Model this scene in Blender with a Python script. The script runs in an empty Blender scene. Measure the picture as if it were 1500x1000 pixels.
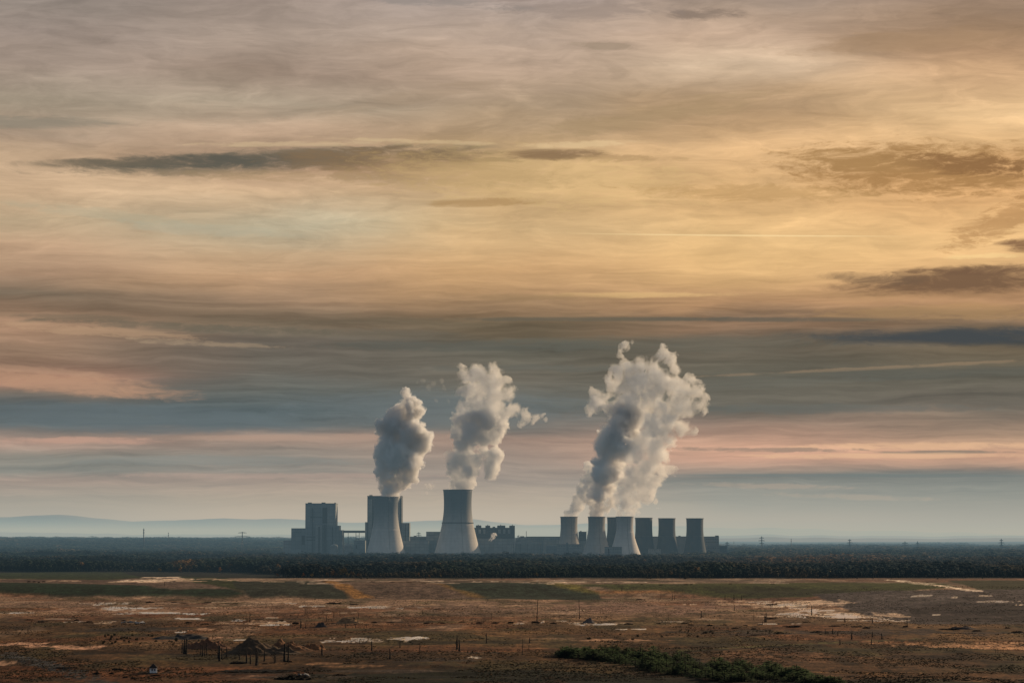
import bpy, bmesh, math, random
import numpy as np
from mathutils import Vector, noise as mnoise
random.seed(7); rng = np.random.default_rng(7)
S = bpy.context.scene
COL = S.collection
F = 3900.0; CAMZ = 60.0
PITCH = math.atan(285.0 / F)
CP, SP = math.cos(PITCH), math.sin(PITCH)

S.render.engine = 'CYCLES'
S.view_settings.view_transform = 'Standard'; S.view_settings.look = 'None'; S.view_settings.exposure = 0
S.cycles.volume_bounces = 5; S.cycles.max_bounces = 12; S.cycles.diffuse_bounces = 2; S.cycles.glossy_bounces = 2; S.cycles.transparent_max_bounces = 12
S.cycles.volume_step_rate = 2.0; S.cycles.volume_max_steps = 256
S.cycles.use_denoising = True
# ---------------------------------------------------------------- camera
cd = bpy.data.cameras.new('camera'); cam = bpy.data.objects.new('camera', cd); COL.objects.link(cam)
cam.location = (0, 0, CAMZ); cam.rotation_euler = (math.pi/2 + PITCH, 0, 0)
cd.sensor_width = 36; cd.sensor_fit = 'HORIZONTAL'; cd.lens = 36*F/1500
cd.clip_start = 1; cd.clip_end = 300000
S.camera = cam

def ray(px, py):
    a = (px-750)/F; b = -(py-500)/F
    Y = CP - b*SP; Z = SP + b*CP
    return a/Y, Z/Y
def at(px, py, Y):
    u, v = ray(px, py); return Vector((u*Y, Y, CAMZ + v*Y))

# ---------------------------------------------------------------- numpy noise
_perm = rng.permutation(4096)
_val = rng.random(4096)
def vnoise(x, y, seed=0):
    xi = np.floor(x).astype(np.int64); yi = np.floor(y).astype(np.int64)
    fx = x-xi; fy = y-yi
    fx = fx*fx*(3-2*fx); fy = fy*fy*(3-2*fy)
    def h(a, b): return _val[_perm[(_perm[(a+seed*131) & 4095]+b) & 4095]]
    return (h(xi, yi)*(1-fx)+h(xi+1, yi)*fx)*(1-fy) + (h(xi, yi+1)*(1-fx)+h(xi+1, yi+1)*fx)*fy
def fbm(x, y, seed=0, o=4):
    s = 0; a = .5; t = 0
    for k in range(o):
        s = s + a*vnoise(x, y, seed+k*7); t += a; a *= .5; x = x*2.03+17.3; y = y*2.03+5.1
    return s/t
def smooth(a, b, x):
    t = np.clip((x-a)/(b-a), 0, 1); return t*t*(3-2*t)

# ---------------------------------------------------------------- terrain
def hz(x, y):
    x = np.asarray(x, float); y = np.asarray(y, float)
    w = (fbm(x/260, y/260+9, 3)-.5)
    s0 = 2580 + w*260
    terr = 10*smooth(s0, s0+210, y)
    mx = smooth(215, 400, x + (y-2200)*.06)
    mound = 12*smooth(1850, 2500, y)*mx*(1-smooth(2600, 3000, y)*.2)
    h = np.maximum(terr, mound)
    h = h + (fbm(x/60, y/60, 11)-.5)*1.0*smooth(500, 900, y) + (fbm(x/14, y/14, 21)-.5)*.35
    left = smooth(.02, -.06, x/np.maximum(y, 1)) if False else 1-smooth(-.06, .02, x/np.maximum(y, 1))
    rg = 1-np.abs(fbm(x/75+.3*fbm(x/30, y/30, 8), y/34, 27, 3)*2-1)*2.2
    h = h + (rg-.4)*.9*smooth(950, 1050, y)*(1-smooth(2300, 2600, y))
    h = h + 4*smooth(3200, 6000, y) + (24*left)*smooth(6200, 9000, y) + (fbm(x/900, y/900, 5)-.5)*9*smooth(4200, 9000, y)
    return h
def hz1(x, y): return float(hz(np.array([x]), np.array([y]))[0])
_D = np.concatenate([np.arange(700, 4000, 1.5), np.arange(4000, 16000, 20)])
def hit(px, py):
    u, v = ray(px, py)
    z = CAMZ + v*_D; g = hz(u*_D, _D)
    k = np.argmax(z <= g)
    if not (z <= g).any(): k = len(_D)-1
    d = _D[k]
    return float(u*d), float(d), float(g[k])

def lin(c):
    out = []
    for v in c:
        v = v/255.0
        out.append(v/12.92 if v <= .04045 else ((v+.055)/1.055)**2.4)
    return tuple(out)

# ---------------------------------------------------------------- object helpers
def tag(o, label=None, cat=None, group=None, kind=None):
    if label: o['label'] = label
    if cat: o['category'] = cat
    if group: o['group'] = group
    if kind: o['kind'] = kind
    return o
def empty(name, loc, label, cat, group=None, rz=0):
    o = bpy.data.objects.new(name, None); COL.objects.link(o)
    o.location = loc; o.rotation_euler = (0, 0, rz); o.empty_display_size = 5
    return tag(o, label, cat, group)
def mesh_np(name, V, Fc, n):
    """V (N,3), Fc (M,n) uniform polygons"""
    me = bpy.data.meshes.new(name)
    V = np.ascontiguousarray(V, dtype=np.float32); Fc = np.ascontiguousarray(Fc, dtype=np.int32)
    me.vertices.add(len(V)); me.vertices.foreach_set('co', V.ravel())
    me.loops.add(Fc.size); me.loops.foreach_set('vertex_index', Fc.ravel())
    me.polygons.add(len(Fc)); me.polygons.foreach_set('loop_start', np.arange(0, Fc.size, n, dtype=np.int32))
    me.update(calc_edges=True)
    return me
def set_col(me, C, name='Col'):
    a = me.color_attributes.new(name, 'FLOAT_COLOR', 'POINT')
    C4 = np.ones((len(C), 4), np.float32); C4[:, :3] = C; a.data.foreach_set('color', C4.ravel())
def link(name, me, mat=None, parent=None, loc=None, smooth_=False):
    o = bpy.data.objects.new(name, me); COL.objects.link(o)
    if mat and not me.materials: me.materials.append(mat)
    if parent: o.parent = parent
    if loc is not None: o.location = loc
    if smooth_: me.polygons.foreach_set('use_smooth', [True]*len(me.polygons))
    return o
class MB:
    def __init__(s): s.bm = bmesh.new()
    def box(s, x0, x1, y0, y1, z0, z1):
        v = [s.bm.verts.new((x, y, z)) for z in (z0, z1) for x, y in ((x0, y0), (x1, y0), (x1, y1), (x0, y1))]
        for f in ((3, 2, 1, 0), (4, 5, 6, 7), (0, 1, 5, 4), (1, 2, 6, 5), (2, 3, 7, 6), (3, 0, 4, 7)):
            s.bm.faces.new([v[i] for i in f])
        return s
    def tube(s, p, q, r0, r1=None, n=5):
        r1 = r0 if r1 is None else r1
        p = Vector(p); q = Vector(q); d = (q-p)
        if d.length < 1e-6: return s
        d.normalize(); a = d.orthogonal().normalized(); b = d.cross(a)
        A = [s.bm.verts.new(p+(a*math.cos(t)+b*math.sin(t))*r0) for t in [2*math.pi*i/n for i in range(n)]]
        B = [s.bm.verts.new(q+(a*math.cos(t)+b*math.sin(t))*r1) for t in [2*math.pi*i/n for i in range(n)]]
        for i in range(n):
            j = (i+1) % n; s.bm.faces.new((A[i], A[j], B[j], B[i]))
        s.bm.faces.new(A[::-1]); s.bm.faces.new(B); return s
    def lathe(s, prof, n=64, cx=0, cy=0, close=False):
        rings = []
        for r, z in prof:
            rings.append([s.bm.verts.new((cx+r*math.cos(2*math.pi*i/n), cy+r*math.sin(2*math.pi*i/n), z)) for i in range(n)])
        for a, b in zip(rings, rings[1:]):
            for i in range(n):
                j = (i+1) % n; s.bm.faces.new((a[i], a[j], b[j], b[i]))
        if close: s.bm.faces.new(rings[-1]); s.bm.faces.new(rings[0][::-1])
        return s
    def poly(s, pts): s.bm.faces.new([s.bm.verts.new(p) for p in pts]); return s
    def mesh(s, name, mat, sm=False):
        me = bpy.data.meshes.new(name); s.bm.normal_update(); s.bm.to_mesh(me); s.bm.free()
        me.materials.append(mat)
        if sm: me.polygons.foreach_set('use_smooth', [True]*len(me.polygons))
        return me
    def build(s, name, mat, parent=None, sm=False): return link(name, s.mesh(name, mat, sm), None, parent)

# ---------------------------------------------------------------- materials
class NT:
    def __init__(s, tree): s.t = tree; s.n = tree.nodes; s.l = tree.links
    def new(s, typ, **kw):
        nd = s.n.new(typ)
        for k, v in kw.items(): setattr(nd, k, v)
        return nd
    def set(s, sock, v):
        if isinstance(v, bpy.types.NodeSocket): s.l.new(v, sock)
        elif v is not None: sock.default_value = v
    def math(s, op, a, b=None, c=None, clamp=False):
        nd = s.new('ShaderNodeMath', operation=op, use_clamp=clamp)
        s.set(nd.inputs[0], a); s.set(nd.inputs[1], b)
        if c is not None: s.set(nd.inputs[2], c)
        return nd.outputs[0]
    def mix(s, f, a, b, bt='MIX'):
        nd = s.new('ShaderNodeMix', data_type='RGBA', blend_type=bt)
        s.set(nd.inputs[0], f); s.set(nd.inputs[6], a); s.set(nd.inputs[7], b); return nd.outputs[2]
    def noise(s, vec, scale, detail=4, rough=.5, dist=0, dim='3D'):
        nd = s.new('ShaderNodeTexNoise', noise_dimensions=dim)
        s.set(nd.inputs['Vector'], vec); nd.inputs['Scale'].default_value = scale
        nd.inputs['Detail'].default_value = detail; nd.inputs['Roughness'].default_value = rough
        nd.inputs['Distortion'].default_value = dist; return nd.outputs['Fac']
    def mrange(s, v, a, b, c=0., d=1., smooth_=True):
        nd = s.new('ShaderNodeMapRange', interpolation_type='SMOOTHSTEP' if smooth_ else 'LINEAR')
        s.set(nd.inputs['Value'], v); nd.inputs['From Min'].default_value = a; nd.inputs['From Max'].default_value = b
        nd.inputs['To Min'].default_value = c; nd.inputs['To Max'].default_value = d; return nd.outputs['Result']
    def mapping(s, vec, scale=(1, 1, 1), rot=(0, 0, 0), loc=(0, 0, 0)):
        nd = s.new('ShaderNodeMapping'); s.set(nd.inputs['Vector'], vec)
        nd.inputs['Scale'].default_value = scale; nd.inputs['Rotation'].default_value = rot; nd.inputs['Location'].default_value = loc
        return nd.outputs[0]
def new_mat(name):
    m = bpy.data.materials.new(name); m.use_nodes = True; m.node_tree.nodes.clear()
    return m, NT(m.node_tree)
def surf(name, color, rough=.85, var=.25, vscale=.2, bump=0, attr=False, spec=.3, streak=False, panel=None, metallic=0, grad=None):
    m, t = new_mat(name)
    out = t.new('ShaderNodeOutputMaterial'); p = t.new('ShaderNodeBsdfPrincipled')
    t.l.new(p.outputs[0], out.inputs['Surface'])
    tc = t.new('ShaderNodeTexCoord').outputs['Object']
    if attr: c = t.new('ShaderNodeAttribute', attribute_name='Col').outputs['Color']
    else: c = (*color, 1)
    n = t.noise(tc, vscale, 5, .6)
    k = t.mrange(n, .3, .7, 1-var, 1+var, False)
    if streak:
        n2 = t.noise(t.mapping(tc, (.12, .12, .008)), 1.0, 5, .6)
        k = t.math('MULTIPLY', k, t.mrange(n2, .3, .7, .9, 1.08, False))
    if grad:   # paler foot of the shell, own tone plus painted-in low haze: (z0, z1, colour above), lift joints every 7 m
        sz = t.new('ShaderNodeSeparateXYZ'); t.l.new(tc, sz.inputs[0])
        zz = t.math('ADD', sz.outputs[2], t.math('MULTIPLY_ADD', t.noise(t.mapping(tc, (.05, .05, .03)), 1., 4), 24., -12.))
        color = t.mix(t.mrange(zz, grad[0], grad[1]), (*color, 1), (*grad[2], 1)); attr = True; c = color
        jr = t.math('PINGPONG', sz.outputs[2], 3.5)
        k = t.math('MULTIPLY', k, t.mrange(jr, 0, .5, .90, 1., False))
    if panel:
        br = t.new('ShaderNodeTexBrick'); br.offset = 0
        t.set(br.inputs['Vector'], t.mapping(tc, (1, 1, 1), (math.pi/2, 0, 0)))
        br.inputs['Scale'].default_value = 1; br.inputs['Brick Width'].default_value = panel[0]; br.inputs['Row Height'].default_value = panel[1]
        br.inputs['Mortar Size'].default_value = .35; br.inputs['Color1'].default_value = (1, 1, 1, 1)
        br.inputs['Color2'].default_value = (.8, .8, .8, 1); br.inputs['Mortar'].default_value = (.6, .6, .6, 1)
        bw = t.new('ShaderNodeRGBToBW'); t.l.new(br.outputs['Color'], bw.inputs[0])
        k = t.math('MULTIPLY', k, bw.outputs[0])
    vm = t.new('ShaderNodeVectorMath', operation='SCALE'); t.set(vm.inputs[0], c if attr else color); t.set(vm.inputs['Scale'], k)
    t.l.new(vm.outputs[0], p.inputs['Base Color'])
    p.inputs['Roughness'].default_value = rough; p.inputs['Specular IOR Level'].default_value = spec
    p.inputs['Metallic'].default_value = metallic
    if bump:
        b = t.new('ShaderNodeBump'); b.inputs['Strength'].default_value = .6; b.inputs['Distance'].default_value = bump
        t.l.new(n, b.inputs['Height']); t.l.new(b.outputs[0], p.inputs['Normal'])
    return m

# ---------------------------------------------------------------- world (sky at infinity, by direction)
HORIZ = 785
def build_world():
    w = bpy.data.worlds.new('World'); S.world = w; w.use_nodes = True
    t = NT(w.node_tree); w.node_tree.nodes.clear()
    out = t.new('ShaderNodeOutputWorld'); bg = t.new('ShaderNodeBackground'); t.l.new(bg.outputs[0], out.inputs[0])
    g = t.new('ShaderNodeTexCoord').outputs['Generated']
    sep = t.new('ShaderNodeSeparateXYZ'); t.l.new(g, sep.inputs[0])
    az = t.math('ARCTAN2', sep.outputs[0], sep.outputs[1])
    el = t.math('ARCSINE', sep.outputs[2])
    U0 = t.math('MULTIPLY_ADD', az, F, 750.0)          # degrees of azimuth in units of 1/3900 rad
    W0 = t.math('MULTIPLY_ADD', el, -F, float(HORIZ))   # counted downwards from overhead, 785 is the horizon
    cmb = t.new('ShaderNodeCombineXYZ'); t.l.new(U0, cmb.inputs[0]); t.l.new(W0, cmb.inputs[1]); UV = cmb.outputs[0]
    # warps
    wamp = t.mrange(W0, 440, 760, 1., .28, False)
    n1 = t.noise(t.mapping(UV, (1/520, 1/95, 1)), 1, 3, .5)
    n2 = t.noise(t.mapping(UV, (1/150, 1/24, 1), (0, 0, .05), (7, 3, 0)), 1, 5, .6)
    dv = t.math('ADD', t.math('MULTIPLY_ADD', n1, 70., -35.), t.math('MULTIPLY_ADD', n2, 26., -13.))
    W = t.math('ADD', W0, t.math('MULTIPLY', dv, wamp))
    n3 = t.noise(t.mapping(UV, (1/300, 1/120, 1), (0, 0, 0), (3, 9, 0)), 1, 3, .5)
    U = t.math('ADD', U0, t.math('MULTIPLY_ADD', n3, 240., -120.))
    Wn = t.math('DIVIDE', t.math('ADD', W, 600.), 1400.)
    cols = [
      (40,  [(-600,(95,100,105)),(-200,(140,138,135)),(0,(158,148,138)),(60,(166,152,140)),(110,(174,158,142)),(165,(166,154,134)),(205,(178,158,134)),(240,(192,168,136)),(290,(204,178,142)),(330,(196,176,142)),(370,(196,168,134)),(400,(172,145,116)),(440,(136,122,102)),(462,(142,120,96)),(480,(176,145,115)),(510,(160,135,110)),(535,(150,124,102)),(560,(176,138,112)),(580,(134,122,108)),(600,(104,110,110)),(625,(106,112,112)),(640,(150,134,120)),(650,(178,150,130)),(668,(146,138,124)),(690,(138,135,124)),(705,(166,146,128)),(735,(165,155,136)),(762,(176,166,146)),(780,(170,172,160))]),
      (400, [(-600,(95,100,105)),(-200,(140,138,135)),(0,(164,150,138)),(60,(178,162,146)),(110,(168,150,132)),(150,(178,164,142)),(190,(196,172,144)),(215,(180,156,128)),(240,(190,160,128)),(280,(208,182,144)),(330,(186,176,148)),(370,(200,174,136)),(410,(196,164,124)),(440,(160,136,108)),(470,(124,112,92)),(485,(140,124,102)),(500,(120,112,100)),(550,(120,115,104)),(575,(112,114,108)),(600,(98,108,110)),(625,(106,112,112)),(642,(170,146,126)),(660,(150,138,124)),(690,(146,138,126)),(700,(168,148,130)),(735,(180,166,142)),(762,(196,184,160)),(780,(186,184,170))]),
      (750, [(-600,(95,100,105)),(-200,(150,145,138)),(0,(166,154,146)),(50,(182,164,146)),(100,(192,170,146)),(150,(176,156,128)),(200,(184,160,124)),(240,(198,170,122)),(290,(204,174,124)),(340,(208,180,130)),(400,(205,170,118)),(430,(184,152,108)),(450,(152,128,96)),(470,(118,106,84)),(490,(122,110,88)),(510,(106,104,92)),(550,(124,118,104)),(590,(112,116,112)),(620,(126,122,114)),(642,(168,144,124)),(680,(160,144,128)),(700,(165,150,134)),(735,(186,172,148)),(762,(200,190,168)),(780,(190,190,176))]),
      (1100,[(-600,(95,100,105)),(-200,(150,145,138)),(0,(162,146,130)),(50,(198,174,148)),(100,(208,186,156)),(150,(188,162,126)),(180,(184,156,116)),(220,(212,178,126)),(290,(208,174,118)),(340,(216,184,126)),(380,(216,182,122)),(420,(200,166,112)),(450,(180,146,104)),(465,(140,118,92)),(480,(150,124,96)),(500,(118,108,92)),(550,(112,108,94)),(600,(118,112,98)),(620,(150,128,108)),(640,(176,144,118)),(658,(214,172,138)),(672,(206,164,132)),(688,(168,146,124)),(698,(124,122,112)),(715,(150,146,134)),(740,(160,156,142)),(762,(176,168,150)),(780,(172,170,156))]),
      (1450,[(-600,(95,100,105)),(-200,(150,140,128)),(0,(160,140,120)),(50,(170,144,114)),(90,(182,152,116)),(110,(200,168,126)),(170,(226,194,142)),(220,(210,176,122)),(260,(206,166,108)),(300,(214,174,114)),(350,(226,190,128)),(390,(214,178,120)),(430,(186,150,104)),(460,(172,138,98)),(485,(120,108,90)),(500,(84,86,84)),(512,(124,112,90)),(550,(110,106,92)),(600,(120,112,98)),(622,(150,130,108)),(640,(166,140,112)),(655,(200,166,130)),(672,(204,162,126)),(690,(176,146,118)),(698,(118,116,108)),(720,(146,144,132)),(762,(168,160,142)),(780,(166,162,148))]),
    ]
    cur = None; prev = None
    for i, (ux, stops) in enumerate(cols):
        r = t.new('ShaderNodeValToRGB'); cr = r.color_ramp
        while len(cr.elements) > 1: cr.elements.remove(cr.elements[0])
        cr.elements[0].position = (stops[0][0]+600)/1400; cr.elements[0].color = (*lin(stops[0][1]), 1)
        for p, c in stops[1:]:
            e = cr.elements.new((p+600)/1400); e.color = (*lin(c), 1)
        t.l.new(Wn, r.inputs[0])
        cur = r.outputs[0] if cur is None else t.mix(t.mrange(U, prev, ux), cur, r.outputs[0])
        prev = ux
    # fine streak texture, in a warped copy of the coordinates
    wn = t.new('ShaderNodeTexNoise'); t.l.new(t.mapping(UV, (1/210, 1/52, 1), (0, 0, .04), (9, 4, 0)), wn.inputs['Vector']); wn.inputs['Scale'].default_value = 1; wn.inputs['Detail'].default_value = 5; wn.inputs['Roughness'].default_value = .55
    wo = t.new('ShaderNodeVectorMath', operation='MULTIPLY_ADD'); t.l.new(wn.outputs['Color'], wo.inputs[0]); wo.inputs[1].default_value = (180, 34, 0); wo.inputs[2].default_value = (-90, -17, 0)
    wa = t.new('ShaderNodeVectorMath', operation='ADD'); t.l.new(UV, wa.inputs[0]); t.l.new(wo.outputs[0], wa.inputs[1]); UVw = wa.outputs[0]
    s1 = t.noise(t.mapping(UVw, (1/260, 1/17, 1), (0, 0, .01), (1, 5, 0)), 1, 6, .62)
    s2 = t.noise(t.mapping(UVw, (1/130, 1/34, 1), (0, 0, .25), (5, 2, 0)), 1, 7, .62, 1.0)
    up = t.mrange(W0, 300, 470)
    s3 = t.noise(t.mapping(UVw, (1/220, 1/7, 1), (0, 0, .006), (31, 5, 0)), 1, 4, .6)
    s4 = t.noise(t.mapping(UVw, (1/60, 1/7, 1), (0, 0, .16), (15, 22, 0)), 1, 6, .65, .6)
    s5 = t.noise(t.mapping(UVw, (1/420, 1/60, 1), (0, 0, -.08), (51, 2, 0)), 1, 5, .55, .8)
    k1 = t.math('MULTIPLY', t.mrange(s1, .3, .7, .80, 1.18, False), t.mrange(s3, .3, .7, .90, 1.09, False))
    k2 = t.math('MULTIPLY', t.math('MULTIPLY', t.mrange(s2, .3, .7, .89, 1.11, False), t.mrange(s4, .3, .7, .94, 1.06, False)), t.mrange(s5, .3, .7, .84, 1.12, False))
    low = t.mrange(W0, 700, 760)
    kk = t.mix(up, k2, k1)
    kk = t.mix(low, kk, (1, 1, 1, 1))
    cur = t.mix(1., cur, kk, 'MULTIPLY')
    hs = t.new('ShaderNodeHueSaturation'); hs.inputs['Saturation'].default_value = .90; hs.inputs['Hue'].default_value = .493; hs.inputs['Value'].default_value = 1.0
    t.l.new(cur, hs.inputs['Color']); cur = hs.outputs[0]
    gm = t.new('ShaderNodeGamma'); t.l.new(cur, gm.inputs[0]); gm.inputs[1].default_value = 1.22
    gs = t.new('ShaderNodeVectorMath', operation='SCALE'); t.l.new(gm.outputs[0], gs.inputs[0]); gs.inputs['Scale'].default_value = 1.13; cur = gs.outputs[0]
    # cloud banks: x, y, half width, half height, slope, colour, strength, raggedness
    rag_s = t.noise(t.mapping(UVw, (1/90, 1/16, 1), (0, 0, 0), (2, 2, 0)), 1, 6, .65)
    rag_f = t.noise(t.mapping(UVw, (1/34, 1/9, 1), (0, 0, .3), (12, 2, 0)), 1, 7, .7)
    def bank(x, y, rx, ry, sl, colr, st, rag=.9, fine=False, soft=.5):
        nonlocal cur
        if rag > .3: rx *= 1.12; ry *= 1.3
        du = t.math('MULTIPLY_ADD', U0, 1/rx, -x/rx)
        yy = t.math('MULTIPLY_ADD', t.math('ADD', U0, -float(x)), -sl, W0)
        dvv = t.math('MULTIPLY_ADD', yy, 1/ry, -y/ry)
        r2 = t.math('MULTIPLY_ADD', dvv, dvv, t.math('MULTIPLY', du, du))
        v = t.math('SUBTRACT', 1., r2)
        v = t.math('MULTIPLY_ADD', t.math('ADD', rag_f if fine else rag_s, -.5), rag*4, v)
        if not fine and rag > .3: v = t.math('MULTIPLY_ADD', t.math('ADD', rag_f, -.5), rag*3, v)
        f = t.mrange(v, 0, soft*2, 0, st)
        cur = t.mix(f, cur, (*lin(colr), 1))
    bank(390, 238, 330, 17, -.055, (104, 98, 84), .85, .5)
    bank(330, 240, 210, 10, -.035, (84, 84, 76), .75, .4)
    bank(620, 228, 130, 10, .03, (120, 98, 74), .6, .9)
    bank(860, 232, 120, 6, .03, (150, 120, 84), .55, 1.)
    bank(500, 262, 240, 8, .02, (168, 142, 108), .5, 1.)
    bank(150, 246, 140, 6, -.03, (110, 100, 84), .6, .5)
    bank(560, 236, 190, 16, .0, (132, 110, 84), .6, .55)
    bank(430, 214, 150, 4, -.02, (214, 188, 148), .45, .9)
    bank(600, 208, 130, 3, .03, (220, 194, 150), .4, .9)
    bank(620, 250, 240, 22, .06, (140, 112, 80), .4, .8, True)
    bank(790, 262, 260, 38, .05, (214, 182, 126), .35, .9, True)
    bank(810, 227, 75, 8, -.0, (128, 102, 76), .8, .5)
    bank(850, 213, 100, 5, -.03, (226, 196, 150), .55, .7)
    bank(715, 297, 85, 6, -.03, (168, 134, 90), .7, .7)
    bank(1360, 256, 220, 36, .03, (150, 112, 68), .8, .8, True)
    bank(1420, 250, 130, 14, .08, (124, 90, 58), .7, .9, True)
    bank(1250, 240, 120, 16, .08, (160, 124, 80), .6, .9, True)
    bank(1100, 285, 180, 12, .03, (172, 136, 88), .5, 1.0, True)
    bank(1470, 330, 90, 22, -.4, (160, 118, 74), .6, 1.0, True)
    bank(1500, 366, 45, 10, 0, (112, 80, 58), .85, .6)
    bank(1420, 416, 210, 20, -.02, (112, 86, 64), .95, .4)
    bank(1400, 462, 240, 12, 0, (176, 140, 94), .4, .6)
    bank(1280, 412, 80, 9, .05, (104, 84, 66), .6, .5)
    bank(1450, 402, 110, 6, -.02, (108, 82, 62), .5, .5)
    bank(1430, 382, 60, 4, .0, (240, 206, 144), .5, .9)
    bank(1035, 26, 70, 8, -.02, (128, 112, 100), .75, .6)
    bank(850, 14, 150, 16, .05, (146, 130, 120), .55, .7)
    bank(890, 70, 50, 5, .05, (150, 132, 112), .5, .8)
    bank(620, 6, 160, 7, .06, (140, 132, 126), .6, .8)
    bank(620, 140, 120, 10, -.2, (158, 136, 112), .3, .8)
    bank(1320, 70, 190, 16, -.03, (160, 130, 100), .5, .7)
    bank(960, 172, 200, 16, -.16, (158, 134, 100), .45, .6)
    bank(60, 190, 130, 9, 0, (132, 126, 112), .6, .5)
    bank(140, 318, 150, 8, .1, (176, 168, 142), .4, .6)
    bank(300, 340, 140, 9, .05, (174, 170, 148), .4, .6)
    bank(1080, 347, 290, 1.6, .018, (240, 210, 156), .6, .05)
    bank(930, 433, 150, 4, -.0, (214, 176, 122), .7, .5)
    bank(800, 436, 110, 5, .0, (150, 122, 88), .6, .5)
    bank(870, 468, 260, 3.2, .0, (98, 92, 78), .75, .4)
    bank(1140, 470, 190, 3.5, .01, (96, 90, 78), .75, .4)
    bank(140, 488, 150, 7, .06, (190, 156, 124), .45, .9)
    bank(300, 505, 120, 4, .04, (176, 152, 124), .4, 1.)
    bank(120, 470, 100, 5, .02, (118, 104, 86), .6, .6)
    bank(450, 488, 260, 8, .02, (112, 104, 90), .5, .6)
    bank(1400, 497, 240, 12, -.005, (66, 70, 72), .95, .4)
    bank(700, 507, 260, 8, .0, (92, 92, 84), .6, .7)
    bank(300, 482, 240, 6, .03, (100, 94, 80), .6, .8)
    bank(780, 540, 200, 5, .0, (98, 98, 90), .5, .8)
    bank(1200, 600, 260, 7, .0, (96, 98, 92), .5, .7)
    bank(1330, 655, 240, 5, .0, (236, 190, 146), .6, .7)
    bank(1000, 505, 260, 12, .0, (100, 98, 86), .35, .6)
    bank(110, 566, 170, 14, .085, (184, 144, 116), .8, .45)
    bank(60, 546, 130, 5, .08, (178, 142, 116), .5, .6)
    bank(1300, 541, 260, 2.5, -.04, (160, 134, 106), .4, .8)
    bank(1350, 550, 240, 9, -.02, (92, 92, 84), .5, .5)
    bank(1100, 562, 200, 9, -.03, (104, 102, 92), .4, .6)
    bank(190, 615, 300, 20, .02, (94, 104, 108), .6, .4)
    bank(640, 598, 240, 26, .0, (108, 116, 118), .4, .5)
    bank(130, 647, 130, 5, .0, (196, 154, 132), .7, .5)
    bank(470, 641, 260, 5, -.01, (176, 146, 126), .6, .5)
    bank(300, 675, 260, 7, .0, (130, 132, 126), .5, .5)
    bank(420, 697, 260, 4, .0, (178, 150, 134), .5, .6)
    bank(1120, 659, 140, 3.2, .01, (150, 124, 104), .8, .8)
    bank(1380, 664, 120, 2.4, .0, (132, 114, 96), .8, .7)
    bank(1300, 669, 220, 4, .0, (234, 190, 146), .55, .6)
    bank(1240, 697, 330, 3.2, .005, (104, 106, 100), .85, .2)
    bank(1120, 712, 140, 4, .03, (176, 156, 134), .5, .8)
    bank(1250, 728, 120, 4, .03, (178, 160, 136), .4, .8)
    gl = t.math('ADD', t.math('POWER', t.math('MULTIPLY_ADD', U0, 1/520, -1350/520), 2.), t.math('POWER', t.math('MULTIPLY_ADD', W0, 1/230, -300/230), 2.))
    gk = t.math('MULTIPLY_ADD', t.math('EXPONENT', t.math('MULTIPLY', gl, -1.)), .16, 1.)
    gv = t.new('ShaderNodeVectorMath', operation='SCALE'); t.l.new(cur, gv.inputs[0]); t.l.new(gk, gv.inputs['Scale']); cur = gv.outputs[0]
    # above the cloud deck the clear-sky model shows through
    sky = t.new('ShaderNodeTexSky', sky_type='NISHITA'); sky.sun_disc = False
    sky.sun_elevation = SUN_EL; sky.sun_rotation = SUN_AZ; sky.air_density = 1.5; sky.dust_density = 3
    sc = t.new('ShaderNodeVectorMath', operation='SCALE'); t.l.new(sky.outputs[0], sc.inputs[0]); sc.inputs['Scale'].default_value = .07
    hi = t.mrange(el, .35, 1.2, 0, .6)
    cur = t.mix(hi, cur, sc.outputs[0])
    # the half of the sky away from the sun is dimmer and bluer
    ca = t.math('COSINE', t.math('SUBTRACT', az, SUN_AZ*.6))
    back = t.mrange(ca, .7, -.4)
    cur = t.mix(back, cur, (.13, .16, .2, 1))
    t.l.new(cur, bg.inputs[0]); bg.inputs[1].default_value = 1.0

SUN_EL = math.radians(17); SUN_AZ = math.radians(52)
build_world()
sd = bpy.data.lights.new('sun', 'SUN'); sd.energy = 4.4; sd.angle = math.radians(1.5); sd.color = (1, .76, .50)
sun = bpy.data.objects.new('sun', sd); COL.objects.link(sun)
dvec = Vector((math.sin(SUN_AZ)*math.cos(SUN_EL), math.cos(SUN_AZ)*math.cos(SUN_EL), math.sin(SUN_EL)))
sun.rotation_euler = dvec.to_track_quat('Z', 'Y').to_euler()
sun.location = dvec*3000

# ---------------------------------------------------------------- haze: low layers of air
def haze(y0, sg, hc, top, mname):
    m, t = new_mat(mname); out = t.new('ShaderNodeOutputMaterial')
    sg = np.array(sg); hc = np.array(lin(hc))
    ab = t.new('ShaderNodeVolumeAbsorption'); dn = sg.max()*1.2; ab.inputs['Density'].default_value = dn
    ab.inputs['Color'].default_value = (*(1-sg/dn), 1)
    em = t.new('ShaderNodeEmission'); e = sg*hc; k = e.max(); em.inputs[0].default_value = (*(e/k), 1); em.inputs[1].default_value = k
    ad = t.new('ShaderNodeAddShader'); t.l.new(ab.outputs[0], ad.inputs[0]); t.l.new(em.outputs[0], ad.inputs[1])
    t.l.new(ad.outputs[0], out.inputs['Volume'])
    b = MB(); b.box(-90000, 90000, y0, 95000, -60, top)
    o = b.build('haze', m); tag(o, kind='structure')
haze(-3000, (1.5e-6, 2.2e-6, 3.2e-6), (186, 183, 170), 280, 'thin_air')
haze(2900, (2.4e-5, 4.1e-5, 5.9e-5), (176, 173, 160), 250, 'haze_bank')

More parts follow.
